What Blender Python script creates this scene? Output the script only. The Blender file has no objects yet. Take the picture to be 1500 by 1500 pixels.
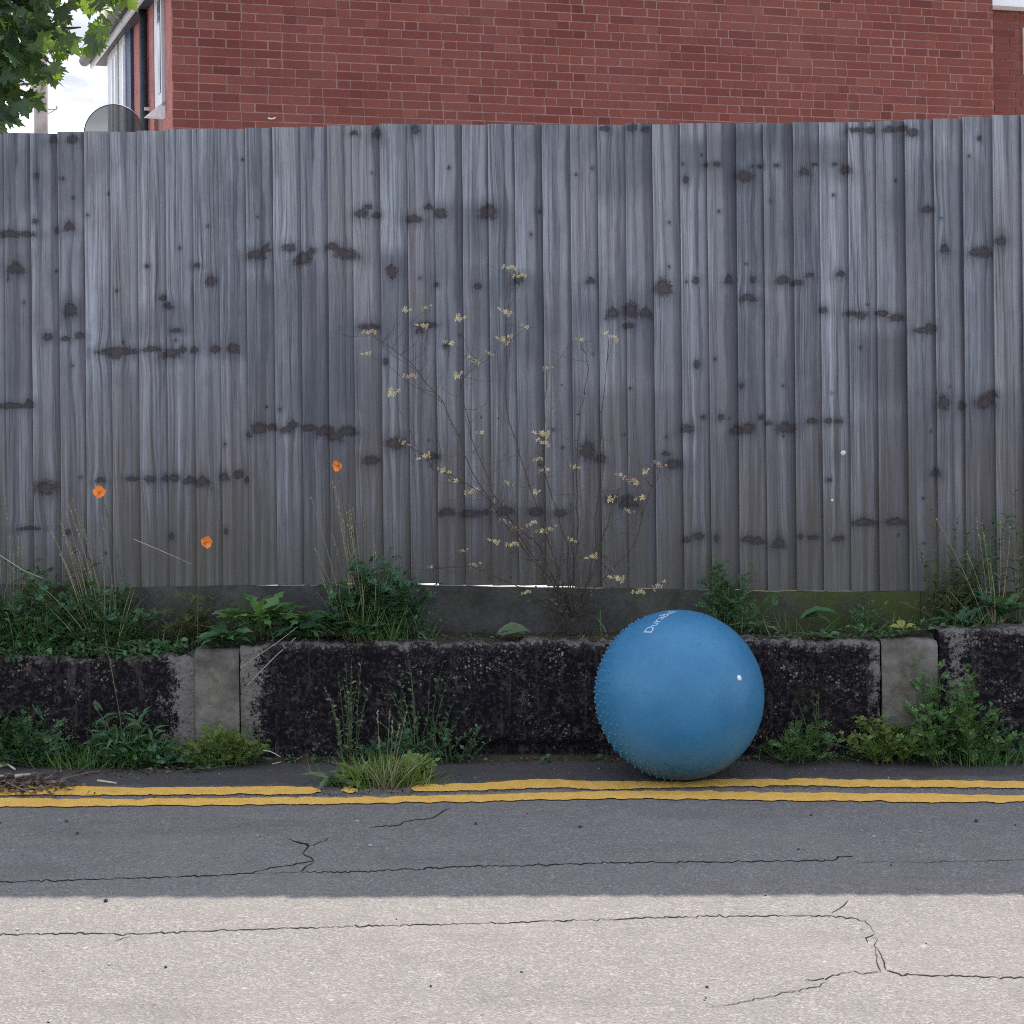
import bpy, math, random
import numpy as np
from mathutils import Vector, Matrix, Euler, noise as mnoise

random.seed(7)
RNG = np.random.default_rng(7)
scene = bpy.context.scene
COL = scene.collection

# ------------------------------------------------------------------ camera
F = 2250.0            # focal length in pixels of the 1500 px photograph
PX, PY = 750.0, 620.0 # principal point (the horizon sits at PY)
H = 1.174             # camera height
RHO = 0.0104          # slight roll of the hand-held camera
cam = bpy.data.cameras.new("camera")
cam_o = bpy.data.objects.new("camera", cam)
COL.objects.link(cam_o)
cam.sensor_width = 36.0
cam.lens = 36.0 * F / 1500.0
cam.shift_y = (PY - 750.0) / 1500.0
cam.clip_start = 0.05
cam.clip_end = 800.0
cam_o.matrix_world = Matrix.Translation((0, 0, H)) @ Matrix.Rotation(math.pi / 2, 4, 'X') @ Matrix.Rotation(-RHO, 4, 'Z')
scene.camera = cam_o

# ------------------------------------------------------------------ world, sun, exposure
SUN_EL = math.radians(51.2)
SUN_AZ = math.radians(3.0)     # clockwise from +Y
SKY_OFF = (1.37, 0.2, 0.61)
w = bpy.data.worlds.new("World")
scene.world = w
w.use_nodes = True
wt = w.node_tree
wt.nodes.clear()
def wn(t, **kw):
    n = wt.nodes.new(t)
    for k, v in kw.items():
        setattr(n, k, v)
    return n
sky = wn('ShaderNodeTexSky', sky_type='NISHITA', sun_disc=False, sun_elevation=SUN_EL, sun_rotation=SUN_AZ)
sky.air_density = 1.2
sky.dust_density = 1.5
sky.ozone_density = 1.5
tc = wn('ShaderNodeTexCoord')
mp = wn('ShaderNodeMapping')
mp.inputs['Scale'].default_value = (2.2, 2.2, 6.5)
nz = wn('ShaderNodeTexNoise')
nz.inputs['Scale'].default_value = 1.6
nz.inputs['Detail'].default_value = 7
nz.inputs['Roughness'].default_value = 0.55
rp = wn('ShaderNodeValToRGB')
rp.color_ramp.elements[0].position = 0.40
rp.color_ramp.elements[1].position = 0.58
rp.color_ramp.elements[0].color = (0.25, 0.25, 0.25, 1)
rp.color_ramp.elements[1].color = (1, 1, 1, 1)
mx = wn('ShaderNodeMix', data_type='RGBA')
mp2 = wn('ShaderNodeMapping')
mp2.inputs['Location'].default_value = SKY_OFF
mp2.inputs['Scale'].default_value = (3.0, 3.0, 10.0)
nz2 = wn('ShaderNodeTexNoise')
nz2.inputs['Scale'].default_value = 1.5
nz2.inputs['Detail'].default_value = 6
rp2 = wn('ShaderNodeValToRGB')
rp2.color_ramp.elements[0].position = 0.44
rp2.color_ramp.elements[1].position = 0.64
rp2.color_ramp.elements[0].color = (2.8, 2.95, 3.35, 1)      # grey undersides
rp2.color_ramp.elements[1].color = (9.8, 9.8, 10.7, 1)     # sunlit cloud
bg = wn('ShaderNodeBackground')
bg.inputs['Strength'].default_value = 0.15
wo = wn('ShaderNodeOutputWorld')
L = wt.links.new
L(tc.outputs['Generated'], mp.inputs['Vector'])
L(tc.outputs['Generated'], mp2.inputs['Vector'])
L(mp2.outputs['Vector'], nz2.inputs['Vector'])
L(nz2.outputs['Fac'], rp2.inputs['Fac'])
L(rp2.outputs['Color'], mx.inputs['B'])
L(mp.outputs['Vector'], nz.inputs['Vector'])
L(nz.outputs['Fac'], rp.inputs['Fac'])
L(rp.outputs['Color'], mx.inputs['Factor'])
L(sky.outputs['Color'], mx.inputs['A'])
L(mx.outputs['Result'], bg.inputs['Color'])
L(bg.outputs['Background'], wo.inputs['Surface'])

sun = bpy.data.lights.new("sun", 'SUN')
sun.energy = 4.6
sun.angle = math.radians(0.53)
sun.color = (1.0, 0.925, 0.815)
sun_o = bpy.data.objects.new("sun", sun)
COL.objects.link(sun_o)
sdir = Vector((math.sin(SUN_AZ) * math.cos(SUN_EL), math.cos(SUN_AZ) * math.cos(SUN_EL), math.sin(SUN_EL)))
sun_o.rotation_euler = sdir.to_track_quat('Z', 'Y').to_euler()
sun_o.location = sdir * 30

scene.view_settings.view_transform = 'Standard'
scene.view_settings.look = 'None'
scene.view_settings.exposure = 0.95
scene.view_settings.gamma = 1.0
scene.view_settings.use_curve_mapping = False
scene.cycles.max_bounces = 6
scene.cycles.diffuse_bounces = 4
scene.cycles.transparent_max_bounces = 16
scene.cycles.use_denoising = False
scene.cycles.pixel_filter_type = 'BLACKMAN_HARRIS'
scene.cycles.filter_width = 1.05
scene.cycles.sample_clamp_indirect = 4.0

# ------------------------------------------------------------------ placing helpers
def unroll(x, y):
    dx, dy = x - PX, y - PY
    c, s = math.cos(RHO), math.sin(RHO)
    return dx * c - dy * s, dx * s + dy * c
def at(x, y, Y):
    u, v = unroll(x, y)
    return Vector((u / F * Y, Y, H - v / F * Y))
def on_ground(x, y, z=0.0):
    u, v = unroll(x, y)
    Y = F * (H - z) / v
    return Vector((u / F * Y, Y, z))
KF = 0.03             # fence and wall run at a slight angle to the picture
def on_line(x, y, a, k=KF):
    u, v = unroll(x, y)
    Y = a / (1 + k * u / F)
    return Vector((u / F * Y, Y, H - v / F * Y))
FENCE_A, WALL_A = 5.65, 5.36
def fenceY(X): return FENCE_A - KF * X
def wallY(X): return WALL_A - KF * X
PXM = F / 5.4         # photo pixels per metre near the wall

# ------------------------------------------------------------------ object helpers
def tag(o, label=None, cat=None, group=None, kind=None):
    if label: o['label'] = label
    if cat: o['category'] = cat
    if group: o['group'] = group
    if kind: o['kind'] = kind
    return o
def empty(name, loc, label=None, cat=None, group=None, rz=0.0):
    o = bpy.data.objects.new(name, None)
    COL.objects.link(o)
    o.location = loc
    o.rotation_euler = (0, 0, rz)
    o.empty_display_size = 0.05
    tag(o, label, cat, group)
    return o
def mesh_data(name, verts, faces, mats=(), smooth=False, fmat=None):
    me = bpy.data.meshes.new(name)
    me.from_pydata([tuple(v) for v in verts], [], [tuple(f) for f in faces])
    for m in mats: me.materials.append(m)
    if fmat is not None:
        me.polygons.foreach_set('material_index', np.asarray(fmat, dtype=np.int32))
    if smooth:
        me.polygons.foreach_set('use_smooth', np.ones(len(me.polygons), dtype=bool))
    me.update()
    return me
def link(name, me, parent=None, mw=None):
    o = bpy.data.objects.new(name, me)
    COL.objects.link(o)
    if parent is not None:
        o.parent = parent
        if mw is not None:
            o.matrix_parent_inverse = Matrix.Identity(4)
            o.matrix_local = mw
    elif mw is not None:
        o.matrix_world = mw
    return o
class MB:
    """collects shapes for one mesh"""
    def __init__(s): s.v, s.f = [], []
    def add(s, vs, fs):
        b = len(s.v)
        s.v += [tuple(v) for v in vs]
        s.f += [tuple(i + b for i in f) for f in fs]
    def box(s, lo, hi, M=None):
        x0, y0, z0 = lo; x1, y1, z1 = hi
        vs = [(x0,y0,z0),(x1,y0,z0),(x1,y1,z0),(x0,y1,z0),(x0,y0,z1),(x1,y0,z1),(x1,y1,z1),(x0,y1,z1)]
        if M is not None: vs = [M @ Vector(v) for v in vs]
        s.add(vs, [(0,3,2,1),(4,5,6,7),(0,1,5,4),(1,2,6,5),(2,3,7,6),(3,0,4,7)])
    def tube(s, pts, r, n=5, r2=None, cap=True):
        pts = [Vector(p) for p in pts]
        m = len(pts)
        if m < 2: return
        b = []
        prev = None
        for i, p in enumerate(pts):
            t = (pts[min(i + 1, m - 1)] - pts[max(i - 1, 0)])
            if t.length < 1e-9: t = Vector((0, 0, 1))
            t.normalize()
            a = prev if prev is not None else (Vector((1, 0, 0)) if abs(t.x) < .8 else Vector((0, 1, 0)))
            a = (a - t * a.dot(t)).normalized()
            prev = a
            c = t.cross(a)
            rr = r if r2 is None else r + (r2 - r) * i / (m - 1)
            for k in range(n):
                an = 2 * math.pi * k / n
                b.append(p + a * (rr * math.cos(an)) + c * (rr * math.sin(an)))
        fs = []
        for i in range(m - 1):
            for k in range(n):
                k2 = (k + 1) % n
                fs.append((i*n+k, i*n+k2, (i+1)*n+k2, (i+1)*n+k))
        if cap:
            fs.append(tuple(range(n - 1, -1, -1)))
            fs.append(tuple((m-1)*n + k for k in range(n)))
        s.add(b, fs)
    def build(s, name, mat, parent=None, smooth=False, loc=None):
        vs = s.v
        if loc is not None:
            lx = Vector(loc)
            vs = [tuple(Vector(v) - lx) for v in vs]
        me = mesh_data(name, vs, s.f, [mat], smooth)
        o = link(name, me, parent)
        if loc is not None and parent is None:
            o.location = loc
        return o

# ------------------------------------------------------------------ material helpers
class Mat:
    def __init__(s, name):
        s.m = bpy.data.materials.new(name)
        s.m.use_nodes = True
        s.t = s.m.node_tree
        s.t.nodes.clear()
        s.out = s.t.nodes.new('ShaderNodeOutputMaterial')
        s.b = s.t.nodes.new('ShaderNodeBsdfPrincipled')
        s.t.links.new(s.b.outputs[0], s.out.inputs['Surface'])
        s.b.inputs['Roughness'].default_value = 0.8
        s.b.inputs['Specular IOR Level'].default_value = 0.3
    def n(s, t, **kw):
        nd = s.t.nodes.new(t)
        for k, v in kw.items(): setattr(nd, k, v)
        return nd
    def set(s, sock, v):
        if hasattr(v, 'is_linked') or isinstance(v, bpy.types.NodeSocket): s.t.links.new(v, sock)
        else:
            if isinstance(v, (tuple, list)) and sock.type == 'RGBA' and len(v) == 3: v = (*v, 1)
            sock.default_value = v
    def math(s, op, a, b=None, c=None, clamp=False):
        nd = s.n('ShaderNodeMath', operation=op, use_clamp=clamp)
        s.set(nd.inputs[0], a)
        if b is not None: s.set(nd.inputs[1], b)
        if c is not None: s.set(nd.inputs[2], c)
        return nd.outputs[0]
    def mix(s, f, a, b, blend='MIX'):
        nd = s.n('ShaderNodeMix', data_type='RGBA', blend_type=blend)
        s.set(nd.inputs['Factor'], f); s.set(nd.inputs['A'], a); s.set(nd.inputs['B'], b)
        return nd.outputs['Result']
    def ramp(s, f, stops, interp='LINEAR'):
        nd = s.n('ShaderNodeValToRGB')
        cr = nd.color_ramp
        cr.interpolation = interp
        while len(cr.elements) < len(stops): cr.elements.new(0.5)
        for e, (p, c) in zip(cr.elements, stops):
            e.position = p
            e.color = (c, c, c, 1) if isinstance(c, (int, float)) else (*c, 1)
        s.set(nd.inputs[0], f)
        return nd.outputs[0]
    def step(s, f, a, b, va=0.0, vb=1.0):
        nd = s.n('ShaderNodeMapRange', interpolation_type='SMOOTHSTEP')
        s.set(nd.inputs['Value'], f)
        s.set(nd.inputs['From Min'], a); s.set(nd.inputs['From Max'], b)
        s.set(nd.inputs['To Min'], va); s.set(nd.inputs['To Max'], vb)
        return nd.outputs[0]
    def noise(s, vec, scale, detail=4, rough=0.55, dist=0.0, out='Fac'):
        nd = s.n('ShaderNodeTexNoise')
        if vec is not None: s.set(nd.inputs['Vector'], vec)
        nd.inputs['Scale'].default_value = scale
        nd.inputs['Detail'].default_value = detail
        nd.inputs['Roughness'].default_value = rough
        nd.inputs['Distortion'].default_value = dist
        return nd.outputs[out]
    def voro(s, vec, scale, feature='F1', out='Distance', rnd=1.0):
        nd = s.n('ShaderNodeTexVoronoi', feature=feature)
        if vec is not None: s.set(nd.inputs['Vector'], vec)
        nd.inputs['Scale'].default_value = scale
        nd.inputs['Randomness'].default_value = rnd
        return nd.outputs[out]
    def pos(s): return s.n('ShaderNodeNewGeometry').outputs['Position']
    def island(s): return s.n('ShaderNodeNewGeometry').outputs['Random Per Island']
    def orand(s): return s.n('ShaderNodeObjectInfo').outputs['Random']
    def attr(s, name, out='Vector'): return s.n('ShaderNodeAttribute', attribute_name=name).outputs[out]
    def sep(s, v):
        nd = s.n('ShaderNodeSeparateXYZ'); s.set(nd.inputs[0], v); return nd.outputs
    def comb(s, x, y, z):
        nd = s.n('ShaderNodeCombineXYZ')
        s.set(nd.inputs[0], x); s.set(nd.inputs[1], y); s.set(nd.inputs[2], z)
        return nd.outputs[0]
    def mapv(s, v, scale):
        nd = s.n('ShaderNodeMapping'); s.set(nd.inputs['Vector'], v); nd.inputs['Scale'].default_value = scale
        return nd.outputs[0]
    def bump(s, h, strength=0.4, dist=0.01, normal=None):
        nd = s.n('ShaderNodeBump')
        nd.inputs['Strength'].default_value = strength
        nd.inputs['Distance'].default_value = dist
        s.set(nd.inputs['Height'], h)
        if normal is not None: s.set(nd.inputs['Normal'], normal)
        return nd.outputs[0]
    def col(s, c): s.set(s.b.inputs['Base Color'], c); return s
    def rough(s, r): s.set(s.b.inputs['Roughness'], r); return s
    def nrm(s, n): s.set(s.b.inputs['Normal'], n); return s

def plain(name, c, rough=0.7, var=0.15, scale=12.0, bump=0.15):
    """one-colour material with grain, so that nothing is perfectly flat"""
    m = Mat(name)
    p = m.n('ShaderNodeTexCoord').outputs['Object']
    f = m.noise(p, scale, 5, 0.6)
    c = Vector(c)
    m.col(m.mix(m.step(f, .3, .7), tuple(c * (1 - var)), tuple(c * (1 + var))))
    m.rough(rough)
    if bump: m.nrm(m.bump(m.noise(p, scale * 6, 4), bump, 0.004))
    return m.m

def leaf_mat(name, c1, c2, c3, trans=0.35):
    """leaf colours vary from leaf to leaf; light comes through the blade"""
    m = Mat(name)
    r = m.math('FRACT', m.math('ADD', m.island(), m.orand()))
    c = m.ramp(r, [(0.0, c1), (0.55, c2), (1.0, c3)])
    n = m.noise(m.pos(), 90, 3)
    c = m.mix(m.math('MULTIPLY', m.step(n, .45, .75), .35), c, m.mix(.5, c, (0.10, 0.11, 0.03)))
    m.col(c)
    m.rough(0.5)
    m.b.inputs['Specular IOR Level'].default_value = 0.35
    tr = m.n('ShaderNodeBsdfTranslucent')
    tc2 = m.mix(0.55, c, (0.22, 0.36, 0.03), 'MIX')
    m.set(tr.inputs['Color'], tc2)
    mxs = m.n('ShaderNodeMixShader')
    mxs.inputs[0].default_value = trans
    m.t.links.new(m.b.outputs[0], mxs.inputs[1])
    m.t.links.new(tr.outputs[0], mxs.inputs[2])
    m.t.links.new(mxs.outputs[0], m.out.inputs['Surface'])
    return m.m

# ---- asphalt
def asphalt_mat():
    m = Mat("asphalt")
    p = m.pos()
    big = m.noise(p, 1.3, 5, 0.6)
    mid = m.noise(p, 9, 5, 0.65)
    fine = m.noise(p, 250, 3, 0.7)
    cell = m.voro(p, 190, 'F1', 'Color')
    cs = m.n('ShaderNodeSeparateColor'); m.set(cs.inputs[0], cell)
    cr = cs.outputs[0]
    c = m.ramp(cr, [(0.0, (.104, .097, .096)), (0.5, (.180, .168, .163)), (0.82, (.237, .220, .211)), (1.0, (.365, .342, .327))])
    c = m.mix(.45, c, m.ramp(fine, [(.3, (.108, .101, .100)), (.5, (.196, .183, .177)), (.72, (.316, .299, .287))]))
    c = m.mix(m.math('MULTIPLY', m.step(mid, .35, .7), .35), c, (.13, .122, .12))
    c = m.mix(m.math('MULTIPLY', m.step(big, .45, .7), .30), c, (.25, .225, .212))
    tar = m.noise(m.mapv(p, (.9, 3.0, 1)), 1.0, 5, .65)
    c = m.mix(m.math('MULTIPLY', m.step(tar, .54, .68), .28), c, (.095, .087, .086))
    pit = m.voro(p, 42, 'F1', 'Color'); ps = m.n('ShaderNodeSeparateColor'); m.set(ps.inputs[0], pit)
    pm = m.math('MULTIPLY', m.step(ps.outputs[0], .93, .95), m.step(m.voro(p, 42), .32, .16))
    c = m.mix(m.math('MULTIPLY', pm, .42), c, m.mix(m.step(ps.outputs[1], .4, .6), (.035, .032, .032), (.46, .43, .40)))
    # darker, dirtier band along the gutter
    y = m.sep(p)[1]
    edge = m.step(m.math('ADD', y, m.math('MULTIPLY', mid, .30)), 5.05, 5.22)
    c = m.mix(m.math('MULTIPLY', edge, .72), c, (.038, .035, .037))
    m.col(c)
    m.rough(0.9)
    h = m.math('ADD', m.math('MULTIPLY', m.voro(p, 190), .6), m.math('MULTIPLY', fine, .8))
    m.nrm(m.bump(h, 0.75, 0.006))
    return m.m
def yellow_mat():
    m = Mat("yellow_line_paint")
    p = m.pos()
    n1 = m.noise(p, 22, 5, .65)
    n2 = m.noise(p, 160, 3, .7)
    c = m.mix(m.step(n1, .35, .65), (.70, .40, .075), (.78, .48, .115))
    wear = m.math('MULTIPLY', m.step(m.math('ADD', m.math('MULTIPLY', n2, .6), m.math('MULTIPLY', n1, .55)), .66, .78), .75)
    c = m.mix(wear, c, (.17, .15, .12))
    m.col(c); m.rough(.75)
    m.nrm(m.bump(n2, .5, .004))
    return m.m
def crack_mat():
    m = Mat("crack_shadow_fill")
    n = m.noise(m.pos(), 120, 3)
    m.col(m.mix(m.step(n, .4, .65), (.006, .0055, .006), (.020, .018, .018))); m.rough(1)
    return m.m
# ---- weathered boards
def wood_mat():
    m = Mat("weathered_board")
    u, z, r = m.sep(m.attr('bc'))
    kd, shift, ks = m.sep(m.attr('knot'))      # distance to the nearest knot in knot radii; how far it pushes the grain aside
    p = m.pos()
    wob = m.noise(m.mapv(p, (38, 38, 60)), 1.0, 5, .6, 0, 'Color')
    ws = m.sep(wob)
    d = m.math('ADD', kd, m.math('MULTIPLY', m.math('SUBTRACT', ws[0], .5), .9))
    up = m.math('SUBTRACT', u, shift)
    rr = m.math('MULTIPLY', r, 37.0)
    slow = m.noise(m.comb(m.math('MULTIPLY', up, 9), rr, m.math('MULTIPLY', z, 1.1)), 1.0, 3, .5)
    up2 = m.math('ADD', up, m.math('MULTIPLY', m.math('SUBTRACT', slow, .5), .035))
    g1 = m.noise(m.comb(m.math('MULTIPLY', up2, 62), rr, m.math('MULTIPLY', z, 1.0)), 1.0, 5, .6)
    g2 = m.noise(m.comb(m.math('MULTIPLY', up2, 240), rr, m.math('MULTIPLY', z, 3.2)), 1.0, 4, .65)
    g3 = m.noise(m.comb(m.math('MULTIPLY', up2, 700), rr, m.math('MULTIPLY', z, 22)), 1.0, 3, .7)
    g = m.math('ADD', m.math('MULTIPLY', g1, .50), m.math('ADD', m.math('MULTIPLY', g2, .36), m.math('MULTIPLY', g3, .14)))
    c = m.ramp(g, [(.36, (.055, .056, .070)), (.45, (.172, .180, .208)), (.52, (.285, .302, .345)), (.63, (.46, .485, .54))])
    # board to board tone, and warm (newer, browner) against blue-grey boards
    tone = m.math('FRACT', m.math('MULTIPLY', r, 5.13))
    c = m.mix(m.step(tone, .1, .95, 0.0, .55), c, m.mix(.55, c, (.095, .095, .118)))
    warm = m.noise(m.comb(m.math('MULTIPLY', r, 91), m.math('MULTIPLY', z, .8), 3.0), 1.0, 2)
    c = m.mix(m.math('MULTIPLY', m.step(warm, .46, .64), .42), c, m.mix(.6, c, (.26, .215, .19)))
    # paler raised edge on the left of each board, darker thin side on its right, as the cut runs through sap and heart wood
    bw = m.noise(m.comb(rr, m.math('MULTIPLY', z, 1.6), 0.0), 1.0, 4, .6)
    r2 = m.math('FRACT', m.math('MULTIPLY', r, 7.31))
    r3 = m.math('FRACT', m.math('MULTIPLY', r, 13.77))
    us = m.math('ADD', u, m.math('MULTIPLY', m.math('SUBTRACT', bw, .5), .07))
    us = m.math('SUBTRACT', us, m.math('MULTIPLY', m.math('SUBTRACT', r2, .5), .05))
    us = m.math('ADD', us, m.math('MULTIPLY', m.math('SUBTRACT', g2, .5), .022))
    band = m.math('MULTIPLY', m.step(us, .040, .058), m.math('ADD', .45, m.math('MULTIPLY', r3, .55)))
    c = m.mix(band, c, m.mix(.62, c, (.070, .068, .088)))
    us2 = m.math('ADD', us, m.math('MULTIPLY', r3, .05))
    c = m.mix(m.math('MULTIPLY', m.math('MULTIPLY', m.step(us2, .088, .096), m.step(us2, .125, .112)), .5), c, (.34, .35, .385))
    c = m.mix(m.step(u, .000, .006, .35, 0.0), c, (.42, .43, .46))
    c = m.mix(m.step(u, .078, .100, .0, .42), c, (.060, .058, .075))  # dirt and the shade beside the next board's edge, put into the colour
    # damp and algae: irregular dark areas over several boards, brown and green low down
    st = m.noise(m.comb(m.math('ADD', m.math('MULTIPLY', m.sep(p)[0], 3.2), m.math('MULTIPLY', r, .8)), 2.0, m.math('MULTIPLY', z, 1.7)), 1.0, 5, .62)
    pz = m.sep(p)[2]
    zz = m.math('ADD', pz, m.math('MULTIPLY', m.math('SUBTRACT', st, .5), .9))
    damp = m.math('MULTIPLY', m.step(m.math('ADD', st, m.math('MULTIPLY', m.math('SUBTRACT', g1, .5), .25)), .46, .64), .60)
    c = m.mix(damp, c, m.mix(.7, c, (.055, .068, .088)))
    stain = m.math('MULTIPLY', ks, m.math('ADD', .55, m.math('MULTIPLY', m.math('SUBTRACT', g1, .35), 2.0)), None, True)
    c = m.mix(m.math('MULTIPLY', stain, .95), c, m.mix(.70, c, m.mix(warm, (.040, .055, .075), (.075, .066, .070))))
    low = m.step(zz, 1.55, .85)
    strk = m.noise(m.comb(m.math('MULTIPLY', up2, 42), rr, m.math('MULTIPLY', z, .9)), 1.0, 3)
    c = m.mix(m.math('MULTIPLY', m.math('MULTIPLY', low, m.step(strk, .36, .60)), .72), c, (.085, .068, .060))
    c = m.mix(m.math('MULTIPLY', m.step(zz, .95, .58), .55), c, (.075, .075, .052))
    c = m.mix(m.math('MULTIPLY', low, .18), c, (.13, .12, .125))
    # knots and the dark whorls round them
    halo = m.math('MULTIPLY', m.step(m.math('ADD', d, m.math('MULTIPLY', m.math('SUBTRACT', g1, .5), 3.0)), 3.0, .6), .42)
    c = m.mix(halo, c, (.060, .064, .082))
    wf_ = m.noise(m.mapv(p, (150, 150, 190)), 1.0, 4, .65)
    dn = m.math('ADD', m.math('ADD', d, m.math('MULTIPLY', m.math('SUBTRACT', g2, .5), 1.0)), m.math('MULTIPLY', m.math('SUBTRACT', wf_, .5), 1.5))
    core = m.math('MULTIPLY', m.step(dn, 1.25, .55), .95)
    rings = m.math('SINE', m.math('MULTIPLY', m.math('ADD', dn, m.math('MULTIPLY', ws[2], .8)), 11.0))
    shade = m.math('ADD', .30, m.math('MULTIPLY', rings, .10))
    shade = m.math('ADD', shade, m.math('MULTIPLY', m.math('SUBTRACT', wf_, .5), .5))
    kc = m.mix(m.math('SUBTRACT', 1.0, shade, None, True), c, (.022, .018, .022))
    kc = m.mix(.38, kc, m.mix(m.step(d, .2, .8), (.095, .066, .056), (.035, .028, .030)))
    c = m.mix(core, c, kc)
    # fine drying cracks
    ck = m.noise(m.comb(m.math('MULTIPLY', up2, 330), rr, m.math('MULTIPLY', z, 1.5)), 1.0, 2)
    ckm = m.math('MULTIPLY', m.step(ck, .66, .72), .6)
    c = m.mix(ckm, c, (.05, .045, .05))
    m.col(c)
    m.rough(.88)
    m.b.inputs['Specular IOR Level'].default_value = 0.2
    h = m.math('ADD', m.math('MULTIPLY', g, 1.0), m.math('MULTIPLY', ckm, -.7))
    h = m.math('ADD', h, m.math('MULTIPLY', core, -.3))
    m.nrm(m.bump(h, .6, .006))
    return m.m
# ---- old retaining wall, blackened concrete with aggregate showing
def wall_mat():
    m = Mat("blackened_concrete")
    p = m.pos()
    cl, top, nn = m.sep(m.attr('wallc'))    # cleanness, distance below the top edge
    n1 = m.noise(p, 9, 5, .65)
    n2 = m.noise(p, 55, 5, .7)
    n3 = m.noise(p, 190, 3, .7)
    base = m.mix(m.step(n2, .48, .60), (.009, .0075, .011), (.034, .028, .031))
    vc = m.n('ShaderNodeSeparateColor'); m.set(vc.inputs[0], m.voro(p, 95, 'F1', 'Color'))
    vd = m.voro(p, 95)
    agg = m.math('MULTIPLY', m.step(vc.outputs[0], .72, .80), m.step(vd, .55, .35))
    v2 = m.n('ShaderNodeSeparateColor'); m.set(v2.inputs[0], m.voro(p, 210, 'F1', 'Color'))
    agg2 = m.math('MULTIPLY', m.step(v2.outputs[0], .76, .84), m.step(m.voro(p, 210), .6, .35))
    agg = m.math('MAXIMUM', agg, m.math('MULTIPLY', agg2, .8))
    agg = m.math('MULTIPLY', agg, m.step(m.math('ADD', m.math('MULTIPLY', n1, 1.0), m.math('MULTIPLY', n3, .45)), .66, .84))
    c = m.mix(m.math('MULTIPLY', agg, .9), base, m.mix(vc.outputs[1], (.10, .082, .074), (.34, .31, .285)))
    grey = m.mix(n2, (.12, .11, .105), (.24, .225, .21))
    e = m.math('ADD', cl, m.math('MULTIPLY', m.math('SUBTRACT', n1, .5), 1.3))
    e = m.math('ADD', e, m.math('MULTIPLY', m.math('SUBTRACT', n2, .5), 1.5))
    e = m.math('ADD', e, m.math('MULTIPLY', m.math('SUBTRACT', n3, .5), 1.0))
    c = m.mix(m.step(e, .46, .68), c, grey)
    # pale chipped upper edge
    te = m.math('ADD', top, m.math('ADD', m.math('MULTIPLY', m.math('SUBTRACT', n2, .5), .14), m.math('MULTIPLY', m.math('SUBTRACT', n1, .5), .10)))
    c = m.mix(m.math('MULTIPLY', m.step(te, .016, -.010), .75), c, m.mix(n3, (.10, .095, .09), (.33, .31, .29)))
    lich = m.noise(p, 26, 4, .7)
    c = m.mix(m.math('MULTIPLY', m.step(m.math('ADD', lich, m.math('MULTIPLY', m.math('SUBTRACT', n3, .5), .25)), .60, .65), .55), c, (.105, .094, .088))
    drip = m.noise(m.mapv(p, (34, 34, 2.5)), 1.0, 4, .6)
    c = m.mix(m.math('MULTIPLY', m.step(drip, .58, .66), .35), c, (.085, .075, .068))
    moss = m.noise(p, 5.5, 5, .7)
    c = m.mix(m.math('MULTIPLY', m.step(moss, .56, .72), .30), c, (.040, .050, .018))
    m.col(c); m.rough(.95)
    m.b.inputs['Specular IOR Level'].default_value = 0.12
    m.nrm(m.bump(m.math('ADD', n2, m.math('MULTIPLY', agg, .4)), .9, .012))
    return m.m
def concrete_mat(name, c1, c2, moss=0.0, dark=0.0):
    m = Mat(name)
    p = m.pos()
    n1 = m.noise(p, 7, 6, .65)
    n2 = m.noise(p, 70, 5, .65)
    n3 = m.noise(p, 260, 2, .7)
    c = m.mix(m.step(n1, .3, .7), c1, c2)
    c = m.mix(m.math('MULTIPLY', m.step(n2, .5, .75), .4), c, tuple(x * 1.5 for x in c2))
    c = m.mix(m.math('MULTIPLY', m.step(n3, .64, .72), .7), c, tuple(x * .3 for x in c1))
    if dark:
        c = m.mix(m.math('MULTIPLY', m.step(m.noise(p, 3.2, 5, .7), .45, .68), dark), c, (.022, .02, .022))
    rough_ = m.noise(p, 24, 6, .7)
    c = m.mix(m.math('MULTIPLY', m.step(rough_, .54, .60), .40), c, tuple(x * .45 for x in c1))
    if moss:
        mm = m.noise(p, 4.5, 5, .65)
        c = m.mix(m.math('MULTIPLY', m.step(mm, .38, .60), moss), c, m.mix(n2, (.035, .052, .014), (.085, .105, .028)))
    m.col(c); m.rough(.93)
    m.b.inputs['Specular IOR Level'].default_value = 0.15
    m.nrm(m.bump(n2, .6, .006))
    return m.m
def brick_mat():
    m = Mat("red_brick")
    p = m.pos()
    r = m.math('FRACT', m.math('ADD', m.math('MULTIPLY', m.orand(), 3.7), m.island()))
    c = m.ramp(r, [(0, (.118, .036, .031)), (.08, (.156, .046, .038)), (.5, (.180, .055, .045)), (.88, (.198, .062, .050)), (1, (.220, .075, .059))])
    n = m.noise(m.mapv(p, (14, 14, 40)), 1, 5, .6)
    c = m.mix(m.math('MULTIPLY', m.step(n, .42, .7), .30), c, (.145, .055, .052))
    b = m.noise(p, 1.1, 3)
    c = m.mix(m.math('MULTIPLY', m.step(b, .4, .7), .22), c, (.25, .11, .098))
    m.col(c); m.rough(.9)
    m.b.inputs['Specular IOR Level'].default_value = 0.15
    m.nrm(m.bump(m.noise(p, 110, 4), .4, .004))
    return m.m

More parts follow.
